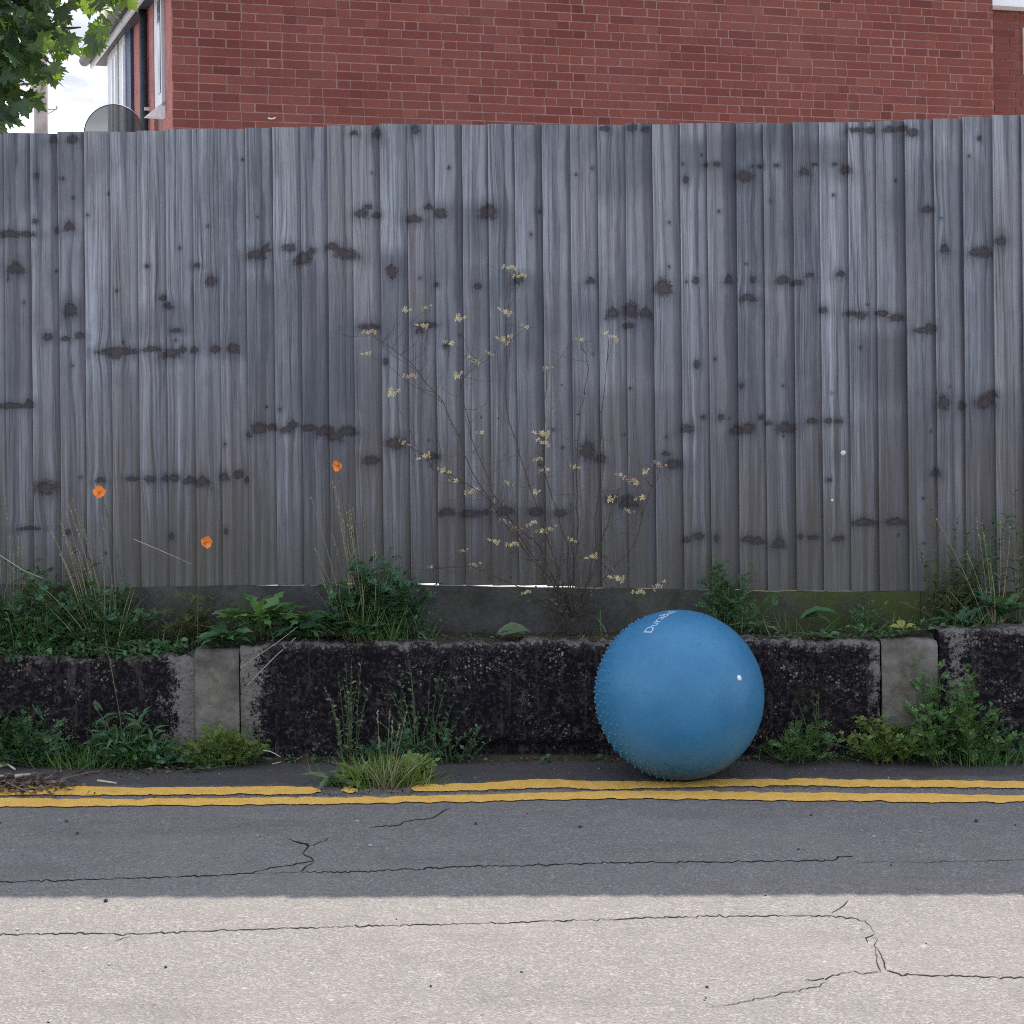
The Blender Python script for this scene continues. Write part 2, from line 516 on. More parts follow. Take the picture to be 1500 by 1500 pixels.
MAT = {}
MAT['asphalt'] = asphalt_mat()
MAT['yellow'] = yellow_mat()
MAT['crack'] = crack_mat()
MAT['wood'] = wood_mat()
MAT['wall'] = wall_mat()
MAT['pillar'] = concrete_mat("post_concrete", (.135, .122, .115), (.215, .20, .185), 0.30, 0.60)
MAT['gravel_board'] = concrete_mat("dark_gravel_board", (.050, .048, .052), (.085, .083, .088), 0.25, 0.45)
MAT['gravel_green'] = concrete_mat("mossy_gravel_board", (.050, .053, .042), (.08, .08, .065), 0.80, 0.40)
MAT['gravel_mixed'] = concrete_mat('part_mossy_gravel_board', (.045, .045, .042), (.075, .075, .068), 0.6, 0.4)
MAT['brick'] = brick_mat()
MAT['mortar'] = concrete_mat("brick_mortar", (.24, .135, .125), (.30, .18, .165))
MAT['mortar_dark'] = concrete_mat("brick_mortar_dull", (.20, .12, .12), (.25, .15, .15))
MAT['soil'] = concrete_mat("dark_soil", (.030, .025, .022), (.060, .050, .042), 0.25)
MAT['crumb'] = plain('brown_crumbs', (.10, .085, .075), .95, .35, 80)
MAT['garden'] = concrete_mat("pale_garden_gravel", (.42, .40, .36), (.55, .52, .48))
MAT['earth'] = concrete_mat("rough_ground", (.07, .075, .04), (.11, .11, .06), 0.6)
MAT['timber'] = plain("rail_timber", (.22, .20, .18), .85, .25, 9)
MAT['pole'] = plain("pole_timber", (.30, .265, .25), .85, .2, 6)
MAT['white'] = plain("white_upvc", (.72, .74, .78), .45, .05, 6, .03)
MAT['whitegrey'] = plain("grey_white_paint", (.50, .52, .57), .5, .1, 4, .05)
MAT['print'] = plain('faded_white_print', (.50, .58, .68), .6, .15, 90, 0)
MAT['dark'] = plain("dark_grey_paint", (.035, .037, .05), .5, .2, 8, .05)
MAT['navy'] = plain("navy_paint", (.04, .055, .12), .5, .15, 8, .05)
MAT['glass'] = plain("window_glass_dark", (.10, .12, .16), .08, .1, 3, 0)
MAT['pinkbrick'] = concrete_mat("pink_pier_brick", (.30, .125, .115), (.38, .17, .155))  # paler and pinker than the gable brick
MAT['tile'] = plain("roof_tile_brown", (.11, .06, .05), .85, .25, 5)
MAT['bark'] = plain("tree_bark", (.10, .085, .07), .9, .3, 20, .6)
MAT['twig'] = plain("dry_twig", (.20, .155, .125), .9, .3, 30)
MAT['paletwig'] = plain("pale_dry_stalk", (.46, .41, .34), .9, .2, 30)
MAT['deadstem'] = plain("brown_dead_stem", (.065, .05, .045), .9, .3, 30)
MAT['greenstem'] = plain("green_stem", (.085, .11, .045), .7, .3, 30)
MAT['straw'] = leaf_mat("straw_grass", (.26, .23, .14), (.36, .32, .20), (.18, .19, .08), .25)
MAT['leaf_deep'] = leaf_mat("deep_green_leaf", (0.022, 0.068, 0.041), (0.043, 0.115, 0.059), (0.081, 0.182, 0.078), .25)
MAT['leaf_mid'] = leaf_mat("mid_green_leaf", (0.034, 0.087, 0.048), (0.056, 0.140, 0.064), (0.098, 0.203, 0.078), .28)
MAT['leaf_fresh'] = leaf_mat('fresh_green_leaf', (0.046, 0.111, 0.039), (0.085, 0.189, 0.058), (0.156, 0.286, 0.091), .3)
MAT['leaf_lime'] = leaf_mat("yellow_green_leaf", (0.094, 0.156, 0.037), (0.150, 0.237, 0.053), (0.231, 0.300, 0.081), .3)
MAT['leaf_grey'] = leaf_mat("grey_green_leaf", (0.094, 0.138, 0.083), (0.143, 0.209, 0.121), (0.209, 0.286, 0.165), .25)
MAT['leaf_olive'] = leaf_mat("olive_leaf", (0.065, 0.072, 0.033), (0.098, 0.107, 0.047), (0.143, 0.137, 0.065), .25)
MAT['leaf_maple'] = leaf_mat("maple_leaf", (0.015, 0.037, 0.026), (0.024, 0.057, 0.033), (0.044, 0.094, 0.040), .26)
MAT['leaf_maple_lit'] = leaf_mat('backlit_maple_leaf', (.05, .10, .025), (.09, .15, .03), (.13, .19, .04), .5)  # brighter copy of the maple leaf, backlight put into its colour
MAT['leaf_yellow'] = leaf_mat("faded_yellow_leaf", (.33, .30, .07), (.40, .36, .10), (.30, .32, .10), .3)
MAT['leaf_brown'] = leaf_mat("brown_dead_leaf", (.065, .042, .030), (.11, .075, .055), (.19, .14, .11), .1)
MAT['petal'] = leaf_mat("cream_floret", (.58, .45, .22), (.68, .56, .33), (.52, .48, .24), .2)
MAT['petal_pink'] = leaf_mat("pinkish_floret", (.55, .30, .20), (.60, .36, .26), (.50, .40, .26), .2)
mm = Mat("orange_petal"); mm.col(mm.mix(mm.noise(mm.pos(), 90, 3), (.86, .20, .03), (.93, .30, .06))); mm.rough(.6)
MAT['orange'] = mm.m
MAT['poppy_eye'] = plain("poppy_eye", (.42, .16, .02), .8)
MAT['litter'] = plain("white_paper", (.72, .72, .70), .8, .06, 60)
MAT['stone'] = plain("loose_stone", (.30, .28, .27), .9, .3, 60)
MAT['shell'] = plain("pale_shell", (.62, .60, .57), .5, .1, 150)

# ================================================================== GROUND AND ROAD
def sheet(name, x0, x1, y0, y1, z, mat, nx=1, ny=1, bumpy=0.0):
    xs = np.linspace(x0, x1, nx + 1); ys = np.linspace(y0, y1, ny + 1)
    vs = []
    for y in ys:
        for x in xs:
            vs.append((x, y, z + (bumpy * mnoise.noise(Vector((x * 1.3, y * 1.3, 0))) if bumpy else 0)))
    fs = [(j*(nx+1)+i, j*(nx+1)+i+1, (j+1)*(nx+1)+i+1, (j+1)*(nx+1)+i) for j in range(ny) for i in range(nx)]
    o = link(name, mesh_data(name, vs, fs, [mat]))
    tag(o, kind='structure')
    return o
sheet('ground', -300, 300, -200, 500, -0.03, MAT['earth'])
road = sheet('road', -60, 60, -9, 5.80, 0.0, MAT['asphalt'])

def interp(poly, x):
    return float(np.interp(x, [p[0] for p in poly], [p[1] for p in poly]))
def line_strip(top, bot, x0, x1, z, step=5, jag=1.0, seed=0, taper=18):
    vs, fs = [], []
    xs = np.arange(x0, x1 + step, step)
    rs = np.random.default_rng(seed)
    jt = np.convolve(rs.normal(0, 1, len(xs) + 4), np.ones(3) / 3, 'same')[:len(xs)] * jag
    jb = np.convolve(rs.normal(0, 1, len(xs) + 4), np.ones(3) / 3, 'same')[:len(xs)] * jag
    for i, x in enumerate(xs):
        k_ = max(0.0, 1 - min(x - x0, xs[-1] - x) / taper); hh_ = (interp(bot, x) - interp(top, x)) * .5
        jt[i] += hh_ * k_ ** 2 * rs.uniform(.2, 1.0); jb[i] -= hh_ * k_ ** 2 * rs.uniform(.0, .9)
        vs.append(on_ground(x, interp(top, x) + jt[i], z)); vs.append(on_ground(x, interp(bot, x) + jb[i], z))
        vs.append(on_ground(x, interp(top, x) + jt[i] - .2, -.004)); vs.append(on_ground(x, interp(bot, x) + jb[i] + .2, -.004))
        if i:
            a, b = 4 * (i - 1), 4 * i
            fs += [(a, a + 1, b + 1, b), (a + 2, a, b, b + 2), (a + 1, a + 3, b + 3, b + 1)]
    return vs, fs
UT = [(-900,1151),(0,1152),(100,1151),(200,1154),(300,1153),(400,1152),(460,1153),(600,1150),(700,1147),(767,1142),(820,1141.5),(870,1144.5),(1000,1145),(1050,1141.5),(1170,1140.5),(1200,1140.6),(1350,1143),(1500,1143.6),(2400,1147)]
UB = [(-900,1163),(0,1164),(100,1164),(200,1164.5),(300,1163.5),(400,1163),(460,1163),(600,1160),(700,1157),(767,1155),(820,1152),(870,1156),(1000,1154),(1050,1151.5),(1170,1150.5),(1200,1151),(1350,1152.8),(1500,1154),(2400,1157)]
LT = [(-900,1167),(0,1168.4),(100,1170),(200,1170),(300,1169),(400,1167.4),(500,1168),(600,1166),(700,1164),(820,1160),(900,1158.5),(1050,1159.6),(1170,1161),(1200,1161),(1350,1163),(1500,1164.7),(2400,1168)]
LB = [(-900,1179),(0,1181),(100,1181.6),(200,1180),(300,1179.4),(400,1178),(500,1177.3),(600,1175),(700,1174),(820,1170.5),(900,1170),(1050,1170.4),(1170,1172.5),(1200,1172.5),(1350,1174.6),(1500,1174),(2400,1178)]
yl = MB()
v, f = line_strip(UT, UB, -900, 468, .004, 5, 1.0, 1); yl.add(v, f)
v, f = line_strip(UT, UB, 500, 524, .004, 4, 1.6, 2); yl.add(v, f)
v, f = line_strip(UT, UB, 602, 2400, .004, 5, 1.0, 3); yl.add(v, f)
o = yl.build('yellow_line', MAT['yellow']); tag(o, kind='structure')
yl = MB()
v, f = line_strip(LT, LB, -900, 2400, .004, 5, 1.0, 4); yl.add(v, f)
o = yl.build('yellow_line', MAT['yellow']); tag(o, kind='structure')

# cracks in the surfacing: ragged dark filled seams, children of the road
def crack(poly, wpx, seed, z=.0012, close=1.6):
    rs = np.random.default_rng(seed)
    pts = []
    for (x0, y0), (x1, y1) in zip(poly[:-1], poly[1:]):
        n = max(1, int(math.hypot(x1 - x0, y1 - y0) / 5))
        for i in range(n):
            t = i / n
            pts.append((x0 + (x1 - x0) * t + rs.normal(0, .8), y0 + (y1 - y0) * t + rs.normal(0, .8)))
    pts.append(poly[-1])
    n = len(pts)
    wob = np.convolve(rs.uniform(.05, 1.9, n + 6), np.ones(4) / 4, 'same')[:n]
    vs, fs = [], []
    for i, (x, y) in enumerate(pts):
        P = on_ground(x, y, z)
        a = on_ground(*pts[max(i - 1, 0)], z); b = on_ground(*pts[min(i + 1, n - 1)], z)
        d = (b - a); d.normalize()
        nrm = Vector((-d.y, d.x, 0))
        ww = wpx * .95 * P.y / F * wob[i] * (0.35 if i in (0, n - 1) else 1)
        ww *= .5 * (1 + 1.2 * abs(d.x))       # seen at a shallow angle, lengthwise cracks are wider than they look
        vs += [P + nrm * ww, P - nrm * ww]
        if i: fs.append((2*i-2, 2*i-1, 2*i+1, 2*i))
    o = link('crack', mesh_data('crack', vs, fs, [MAT['crack']]), road)
C = [
 ([(-300,1296),(0,1292),(60,1290),(130,1288),(200,1286),(260,1283),(320,1282),(360,1279),(400,1271),(435,1265),(460,1261)], 1.5),
 ([(440,1277),(500,1277),(560,1275),(620,1272),(700,1268),(760,1268),(850,1265),(950,1263),(1050,1262),(1150,1261),(1215,1260),(1250,1254)], 1.5),
 ([(360,1279),(440,1278)], .5),
 ([(1250,1262),(1350,1263),(1500,1259),(1700,1258)], .55),
 ([(420,1226),(436,1233),(452,1240),(444,1249),(455,1257),(460,1262)], 2.6),
 ([(452,1240),(470,1233),(481,1227)], 1.6),
 ([(460,1262),(447,1268),(440,1277)], 2.6),
 ([(540,1211),(580,1209),(600,1202),(635,1197),(645,1191),(657,1184)], 1.5),
 ([(-300,1371),(0,1369),(100,1367),(180,1368),(240,1366),(300,1363),(400,1360),(500,1357),(620,1354),(720,1352),(800,1349),(900,1346),(1000,1343),(1100,1341),(1215,1341),(1250,1345),(1270,1352),(1282,1366)], 1.3),
 ([(1282,1366),(1276,1370),(1269,1374),(1271,1380)], 1.8),
 ([(1276,1372),(1285,1376),(1281,1384),(1288,1392),(1292,1404),(1298,1420)], 1.3),
 ([(1281,1384),(1284,1400),(1286,1416),(1291,1424)], 1.2),
 ([(1285,1392),(1290,1398)], 1.0),
 ([(1298,1420),(1320,1427),(1400,1429),(1460,1431),(1500,1432),(1800,1440)], 1.4),
 ([(1218,1338),(1228,1330),(1237,1326),(1243,1318)], 1.0),
 ([(1291,1424),(1260,1425),(1252,1423),(1225,1427),(1210,1433),(1178,1435)], 1.1),
 ([(1215,1436),(1200,1444),(1160,1452),(1100,1465),(1040,1476)], .7),
 ([(165,1380),(180,1373),(195,1371)], .6),
]
for i, (pl, wd) in enumerate(C): crack(pl, wd, 50 + i)

# loose grit on the road
g = MB()
ICO = None
def pebble(mb, P, r, seed):
    rs = random.Random(seed)
    t = (1 + 5 ** .5) / 2
    vs = [(-1,t,0),(1,t,0),(-1,-t,0),(1,-t,0),(0,-1,t),(0,1,t),(0,-1,-t),(0,1,-t),(t,0,-1),(t,0,1),(-t,0,-1),(-t,0,1)]
    fs = [(0,11,5),(0,5,1),(0,1,7),(0,7,10),(0,10,11),(1,5,9),(5,11,4),(11,10,2),(10,7,6),(7,1,8),(3,9,4),(3,4,2),(3,2,6),(3,6,8),(3,8,9),(4,9,5),(2,4,11),(6,2,10),(8,6,7),(9,8,1)]
    sx, sy, sz = rs.uniform(.4,.65), rs.uniform(.4,.65), rs.uniform(.3,.5)
    mb.add([(P.x + a*r*sx*rs.uniform(.8,1.2), P.y + b*r*sy*rs.uniform(.8,1.2), P.z + r*sz + c*r*sz*rs.uniform(.8,1.2)) for a, b, c in vs], fs)
gd = MB()
for i in range(70):
    x, y = random.uniform(-150, 1650), random.choice([random.uniform(1185, 1300), random.uniform(1185, 1500), random.uniform(1125, 1140)])
    pebble(gd if random.random() < .45 else g, on_ground(x, y), random.choice([.002, .003, .003, .004]), i)
for x, y in ((523,1204),(378,1226),(543,1240),(1262,1218),(1348,1219),(1280,1227)):
    pebble(g, on_ground(x, y), .006, x)
for x, y in ((97,1204),(113,1222),(155,1321),(850,1212),(1430,1204),(697,1208)):
    pebble(gd, on_ground(x, y), .006, x)
tag(g.build('grit', MAT['stone']), kind='stuff')
tag(gd.build('grit', MAT['dark']), kind='stuff')

# ================================================================== RETAINING WALL
wall_root = empty('retaining_wall', (0, wallY(0) + .1, 0), 'low blackened concrete retaining wall along the kerb under the fence', 'wall')
def wall_x(px): return on_line(px, 1000, WALL_A).x
def wall_panel(name, x0, x1, ztop, setback=0.0, thick=.17, cells=.0085, mat='wall', clean=None, rough=.007, seed=0, undercut=None, chip=.020):
    nx = max(3, int((x1 - x0) / cells)); nz = max(3, int(ztop / cells))
    vs, att = [], []
    for j in range(nz + 1):
        for i in range(nx + 1):
            x = x0 + (x1 - x0) * i / nx
            tz = j / nz
            edge = ztop - chip * (0.5 + mnoise.noise(Vector((x * 7 + seed, 3.1, 0)))) - chip * .8 * abs(mnoise.noise(Vector((x * 30 + seed, 1.7, 0))))
            z = -.02 + (edge + .02) * tz
            y = wallY(x) + setback
            q = Vector((x * 1.0 + seed, 0, z))
            y += rough * 1.4 * mnoise.noise(q * 6) + rough * .9 * mnoise.noise(q * 22) + rough * .6 * mnoise.noise(q * 60)
            if tz > .93: y += .012 * ((tz - .93) / .07) ** 2 * (1 + mnoise.noise(q * 25))
            if undercut:
                ua, ub, uh, ud = undercut
                k = max(0, min(1, (x - ua) / .12, (ub - x) / .12)) * max(0, 1 - z / (uh * (1 + .35 * mnoise.noise(Vector((x * 5, 9, seed))))))
                y += ud * min(1, k * 2.2)
            vs.append((x, y, z)); att.append((clean(x) if clean else 0.0, edge - z, 0.0))
    W = nx + 1
    fs = [(j*W+i, j*W+i+1, (j+1)*W+i+1, (j+1)*W+i) for j in range(nz) for i in range(nx)]
    # top surface: three rows going back
    b = len(vs)
    for k in (1, 2, 3):
        for i in range(nx + 1):
            x, y, z = vs[nz*W+i]
            vs.append((x, wallY(x) + setback + thick * k / 3, z + .006 * mnoise.noise(Vector((x * 14, k * 2.3, seed))) - (.0 if k < 3 else .02)))
            att.append((.35, 0.0, 0.0))
    rows = [nz*W] + [b + k*W for k in range(3)]
    for r0, r1 in zip(rows[:-1], rows[1:]):
        fs += [(r0+i, r0+i+1, r1+i+1, r1+i) for i in range(nx)]
    # ends and back
    bl = len(vs)
    for x in (x0, x1):
        vs.append((x, wallY(x) + setback + thick, -.02)); att.append((.3, .3, 0))
    back = b + 2*W
    fs.append(tuple([j*W for j in range(nz, -1, -1)] + [bl, back] + [b + W, b]))
    fs.append(tuple([j*W+nx for j in range(nz + 1)] + [b + nx, b + W + nx, back + nx, bl + 1]))
    fs.append(tuple([bl, bl + 1] + [back + i for i in range(nx, -1, -1)]))
    me = mesh_data(name, vs, fs, [MAT[mat]], True)
    at_ = me.attributes.new('wallc', 'FLOAT_VECTOR', 'POINT')
    at_.data.foreach_set('vector', np.array(att, dtype=np.float32).ravel())
    o = link(name, me, wall_root)
    o.matrix_parent_inverse = wall_root.matrix_world.inverted()
    o.location = (0, 0, 0)
    o.matrix_parent_inverse = Matrix.Translation((0, -(wallY(0) + .1), 0))
    return o
xa, xb, xc, xd = wall_x(286), wall_x(351), wall_x(1291), wall_x(1374)
def near(x, c, wdt): return math.exp(-((x - c) / wdt) ** 2)
zl = on_line(150, 956, WALL_A).z
zm = on_line(700, 936, WALL_A).z
zr = on_line(1430, 917, WALL_A).z
wall_panel('wall_panel', -4.2, xa - .003, zl, 0, clean=lambda x: .95 * near(x, xa, .13) + .25 * near(x, xa - .9, .12) - .05, seed=1)
wall_panel('wall_panel', xb + .003, xc - .004, zm, 0, clean=lambda x: .95 * near(x, xb, .10) + .22 * near(x, xb + .42, .16) + .2 * near(x, xc - 1.3, .2) + .10 * near(x, xb + .3, .3) + .75 * near(x, xc, .06) - .06, seed=5,
           undercut=(wall_x(640), wall_x(905), .075, .035))
wall_panel('wall_panel', xd + .004, 4.4, zr, -.004, clean=lambda x: .60 * near(x, xd + .06, .07) + .15 * near(x, xd + .3, .2) - .03, seed=9)
wall_panel('wall_post', xa, xb, on_line(320, 948, WALL_A).z, -.010, mat='pillar', rough=.005, seed=14, chip=.012)
wall_panel('wall_post', xc, xd, on_line(1330, 935, WALL_A).z, -.006, mat='pillar', rough=.005, seed=19, chip=.012)

# soil bed between the wall top and the fence
vs, fs = [], []
nx, ny = 260, 8
for j in range(ny + 1):
    for i in range(nx + 1):
        x = -4.2 + 8.6 * i / nx
        y0, y1 = wallY(x) + .05, fenceY(x) + .05
        y = y0 + (y1 - y0) * j / ny
        zt = np.interp(x, [xa - .02, xa + .02, xb + .01, xb + .02, xc, xc + .02, xd, xd + .02], [zl, zl, zl + .01, zm, zm, zm, zm, zr])
        z = zt - .012 + .010 * mnoise.noise(Vector((x * 9, y * 9, 0))) + .006 * mnoise.noise(Vector((x * 40, y * 40, 0)))
        if j == 0: z -= .02
        vs.append((x, y, z))
fs = [(j*(nx+1)+i, j*(nx+1)+i+1, (j+1)*(nx+1)+i+1, (j+1)*(nx+1)+i) for j in range(ny) for i in range(nx)]
tag(link('soil_bed', mesh_data('soil_bed', vs, fs, [MAT['soil']], True)), kind='structure')
# the garden behind the fence lies higher than the road
gz = on_line(750, 859, FENCE_A).z - .022
gb = MB()
gb.box((-40, 5.80, -.02), (40, 60, gz))
tag(gb.build('garden_ground', MAT['garden']), kind='structure')

# ================================================================== FENCE
fence = empty('wooden_fence', (0, FENCE_A, 0), 'tall weathered grey fence of upright overlapping boards above the low wall', 'fence')
FINV = Matrix.Translation((0, -FENCE_A, 0))
def fchild(name, me):
    o = link(name, me, fence)
    o.matrix_parent_inverse = FINV
    return o
EDGE = [11,50,90,128,166,206,247,287,325,364,404,444,483,520,560,600,640,680,718,757,797,838,878,918,958,998,1038,1080,1120,1163,1202,1243,1284,1327,1369,1411,1455,1497]
TOPY = [(-900,200),(0,197),(50,196),(120,195),(250,191.5),(360,188.5),(430,187),(500,184.5),(560,183.5),(640,183),(900,183),(1000,183),(1100,181.5),(1240,180.5),(1270,180),(1330,178),(1367,175),(1450,172),(1500,169.5),(2400,168)]
BOTY = [(-900,853),(0,856),(200,861),(300,859),(400,856.5),(600,855),(700,857),(800,859),(900,861),(1000,863),(1200,865),(1500,867),(2400,872)]
# (x, y, radius across, radius along) in photograph pixels: the knots as they sit in the boards
KN = [(81,206,6,6),(108,206,8,7),(101,334,5,5),(104,332,7,8),(15,344,18,6),(40,344,14,5),(54,326,4,5),(86,338,4,7),(56,259,2,5),(94,263,2,3),(25,395,12,10),
 (73,494,7,6),(118,492,7,6),(98,497,7,4),(105,455,9,12),(175,515,32,6),(172,521,10,6),(225,512,15,5),(252,518,14,8),(270,513,5,6),(286,513,6,6),(316,512,7,8),(343,511,9,8),(18,595,30,5),(45,592,8,7),
 (70,715,16,12),(150,703,7,4),(195,701,9,4),(222,702,8,7),(243,701,6,6),(258,700,8,6),(280,704,9,6),(298,705,10,9),(330,699,8,7),(350,695,7,7),(362,703,3,6),(45,774,16,3),(102,779,4,4),(253,785,4,6),(332,778,3,5),
 (376,374,13,8),(390,366,7,6),(424,364,10,7),(445,380,12,10),(458,369,6,6),(487,362,9,6),(505,372,14,9),(217,391,3,3),(290,390,6,4),(247,447,6,4),(252,452,5,3),(260,485,8,4),(240,437,5,5),(310,413,8,9),
 (381,628,12,9),(400,626,8,6),(420,630,9,6),(430,622,8,6),(455,627,12,5),(478,632,14,8),(492,640,12,8),(510,632,14,8),(366,638,4,5),
 (519,196,6,4),(553,196,6,8),(608,192,6,9),(530,314,9,7),(540,304,6,4),(552,316,7,5),(607,322,12,6),(628,304,6,4),(645,314,9,8),(715,312,13,13),(512,374,14,9),(542,480,14,6),(625,477,14,5),(615,485,6,4),(565,530,3,6),(653,508,5,4),(640,418,3,4),
 (865,412,6,6),(897,460,9,9),(923,455,11,12),(945,460,9,9),(970,422,13,14),(920,478,8,5),(1018,412,5,6),(1067,410,6,7),(1102,410,5,6),(1146,411,10,7),(1165,415,9,5),(1185,404,6,4),(1205,455,6,6),(1230,402,7,5),(1095,437,12,6),(1020,534,5,6),
 (790,310,3,4),(1100,245,3,3),(1034,243,4,4),(1050,242,5,4),(1089,260,12,9),(1112,245,4,4),(1137,244,4,3),(1176,253,8,7),(1191,242,4,3),(1222,242,4,3),(1238,250,7,8),(1003,265,4,6),
 (1250,192,10,4),(1272,192,8,5),(1300,191,8,5),(1320,190,10,5),(1335,196,9,7),(1245,460,8,4),(1260,462,10,6),(1290,460,9,5),(1312,466,12,6),(1357,308,9,6),(1345,485,8,5),(1360,482,9,8),(1382,365,7,8),(1425,371,9,7),(1440,370,12,9),(1464,354,8,8),(1432,204,3,5),
 (1006,628,9,7),(1030,611,3,4),(1055,612,4,6),(1078,630,9,7),(1095,628,10,9),(1114,611,4,5),(1125,620,6,4),(1150,627,12,10),(1188,617,8,5),(1212,617,6,5),(1227,617,6,4),(1085,565,4,5),
 (1005,790,6,5),(1022,785,8,6),(1048,788,4,7),(1095,790,9,6),(1110,792,9,6),(1140,795,10,9),(1171,786,3,5),(1190,787,8,4),(1222,789,6,4),(1230,788,5,4),(1265,765,18,6),(1310,764,14,6),(1380,590,9,12),(1407,595,5,8),(1440,590,13,10),(1450,578,8,6),(1212,703,4,3),(1368,692,7,6),
 (655,750,12,6),(690,752,14,7),(711,750,6,5),(740,748,12,7),(785,750,10,7),(820,752,10,6),(545,675,10,8),(635,668,9,5),(860,660,10,16),(880,672,8,8),(985,680,12,8),(975,665,6,4),(920,735,14,10),(895,732,10,7),(905,890,1,1),
 (886,190,7,5),(925,189,7,6),(945,191,6,5),(575,398,8,12),(580,650,14,10),(700,420,5,5),(760,410,8,8)]
# broad damp stains (x0, x1, y0, y1, strength) in photograph pixels
STAIN = [(365,520,380,640,.75),(560,600,365,560,.7),(600,760,390,600,.5),(760,840,390,570,.7),(840,1000,430,570,.5),(1000,1240,184,262,.9),(1243,1330,468,600,.8),
 (880,960,184,310,.5),(200,365,430,525,.5),(640,850,728,860,.75),(50,125,430,515,.5),(125,210,540,860,.4),(1000,1240,430,640,.3),(640,730,285,430,.6),(0,50,330,600,.5),
 (365,520,640,860,.45),(840,1000,560,860,.5),(1000,1240,640,860,.4),(1243,1330,600,860,.35),(1330,1500,580,860,.4),(200,365,700,860,.45),(520,640,520,860,.35),(1050,1110,184,290,.6)]
NU, NR = 12, 200
def make_board(i, px0, px1):
    rs = random.Random(i * 17 + 3)
    pm = on_line(px0, 520, FENCE_A)
    pr = on_line(px1, 520, FENCE_A)
    xL, xR = pm.x, pr.x + .018
    pc = (px0 + px1) / 2
    zb = on_line(pc, interp(BOTY, pc), FENCE_A).z + rs.uniform(-.0012, .0012)
    zt = on_line(pc, interp(TOPY, pc), FENCE_A).z + rs.uniform(-.003, .003)
    zb_ = zb + (.003 if rs.random() < .4 else 0)
    lean = rs.uniform(-.004, .004)
    tilt = rs.uniform(-.003, .004)
    warp = rs.uniform(-.004, .004); cup = rs.uniform(.0, .0025)
    ks = []
    for kx, ky, rx, ry in KN:
        if px0 - rx * .7 - 6 < kx < px1 + rx * .7 + 6:
            K = on_line(kx, ky, FENCE_A)
            ks.append((K.x - xL, K.z, max(.008, rx / PXM * .98), max(.008, ry / PXM * 1.08), rs.choice([.0, .5, 1.0]) if rx > 5 else 0))
    for _ in range(rs.choice([0, 1, 2, 3])):   # pin knots
        ks.append((rs.uniform(.01, .09), rs.uniform(zb + .1, zt - .1), .005, .007, 0))
    stl = []
    for (sx0, sx1, sy0, sy1, sw) in STAIN:
        if sx0 - 8 < pc < sx1 + 8:
            za = on_line(pc, sy0 + rs.gauss(0, 10), FENCE_A).z; zb2 = on_line(pc, sy1 + rs.gauss(0, 12), FENCE_A).z
            stl.append((za, zb2, sw * rs.uniform(.45, 1.25)))
    def stain_at(z):
        o_ = 0.0
        for za, zb2, sw in stl:
            e_ = .10
            o_ = max(o_, sw * max(0, min(1, (za - z) / (e_ * .5))) * max(0, min(1, (z - zb2) / e_)))
        return min(1, o_)
    rnd = rs.random()
    verts, bc, kn = [], [], []
    wdt = xR - xL
    for j in range(NR + 1):
        t = j / NR
        z = zb_ + (zt - zb_) * t
        ax = xL + lean * (t - .5) + .0012 * mnoise.noise(Vector((i * 3.3, z * 4, 0)))
        ring = []
        for k in range(NU + 1):
            s = k / NU
            x = ax + wdt * s
            y = fenceY(x) - .024 + (.017) * s + tilt * s + warp * math.sin(t * 3.0 + i) * .6 - cup * math.sin(math.pi * s)
            y += .0012 * mnoise.noise(Vector((i * 5.1 + s * 2.5, z * 2.0, 7)))
            if k == 0: y += .002
            ring.append((x, y, z))
        x0, y0, _z = ring[0]; x1, y1, _z = ring[-1]
        ring.append((x1, y1 + .004, z)); ring.append((x0 + .001, y0 + .013, z))
        for (x, y, zz) in ring:
            verts.append((x, y, zz))
            uu = x - ax
            best, sh = 30.0, 0.0
            for (kx, kz, rx, rz, cv) in ks:
                b = (zz - kz) / rz
                if -9 < b < 9:
                    a = (uu - kx) / rx
                    # whorls read as arches: the mark sags below the knot on either side of it
                    d = math.sqrt((a * .78) ** 2 + (b + .55 * (abs(a) - .4) * cv) ** 2)
                    if d < best: best = d
                    sh += max(-.016, min(.016, (uu - kx) * .72 * min(1, .016 / rx))) * math.exp(-(a * a * .40 + b * b * .09))
            bv = (best, sh, stain_at(zz))
            bc.append((uu, zz, rnd)); kn.append(bv)
    n = NU + 3
    fs = []
    for j in range(NR):
        for k in range(n):
            k2 = (k + 1) % n
            fs.append((j*n+k, j*n+k2, (j+1)*n+k2, (j+1)*n+k))
    fs.append(tuple(range(n - 1, -1, -1))); fs.append(tuple(NR*n + k for k in range(n)))
    me = mesh_data('board', verts, fs, [MAT['wood']])
    a = me.attributes.new('bc', 'FLOAT_VECTOR', 'POINT'); a.data.foreach_set('vector', np.array(bc, dtype=np.float32).ravel())
    a = me.attributes.new('knot', 'FLOAT_VECTOR', 'POINT'); a.data.foreach_set('vector', np.array(kn, dtype=np.float32).ravel())
    fchild('board', me)
edges = [11 - 39.0 * k for k in range(14, 0, -1)] + EDGE + [1497 + 41.8 * k for k in range(1, 14)]
for i in range(len(edges) - 1): make_board(i, edges[i], edges[i + 1])
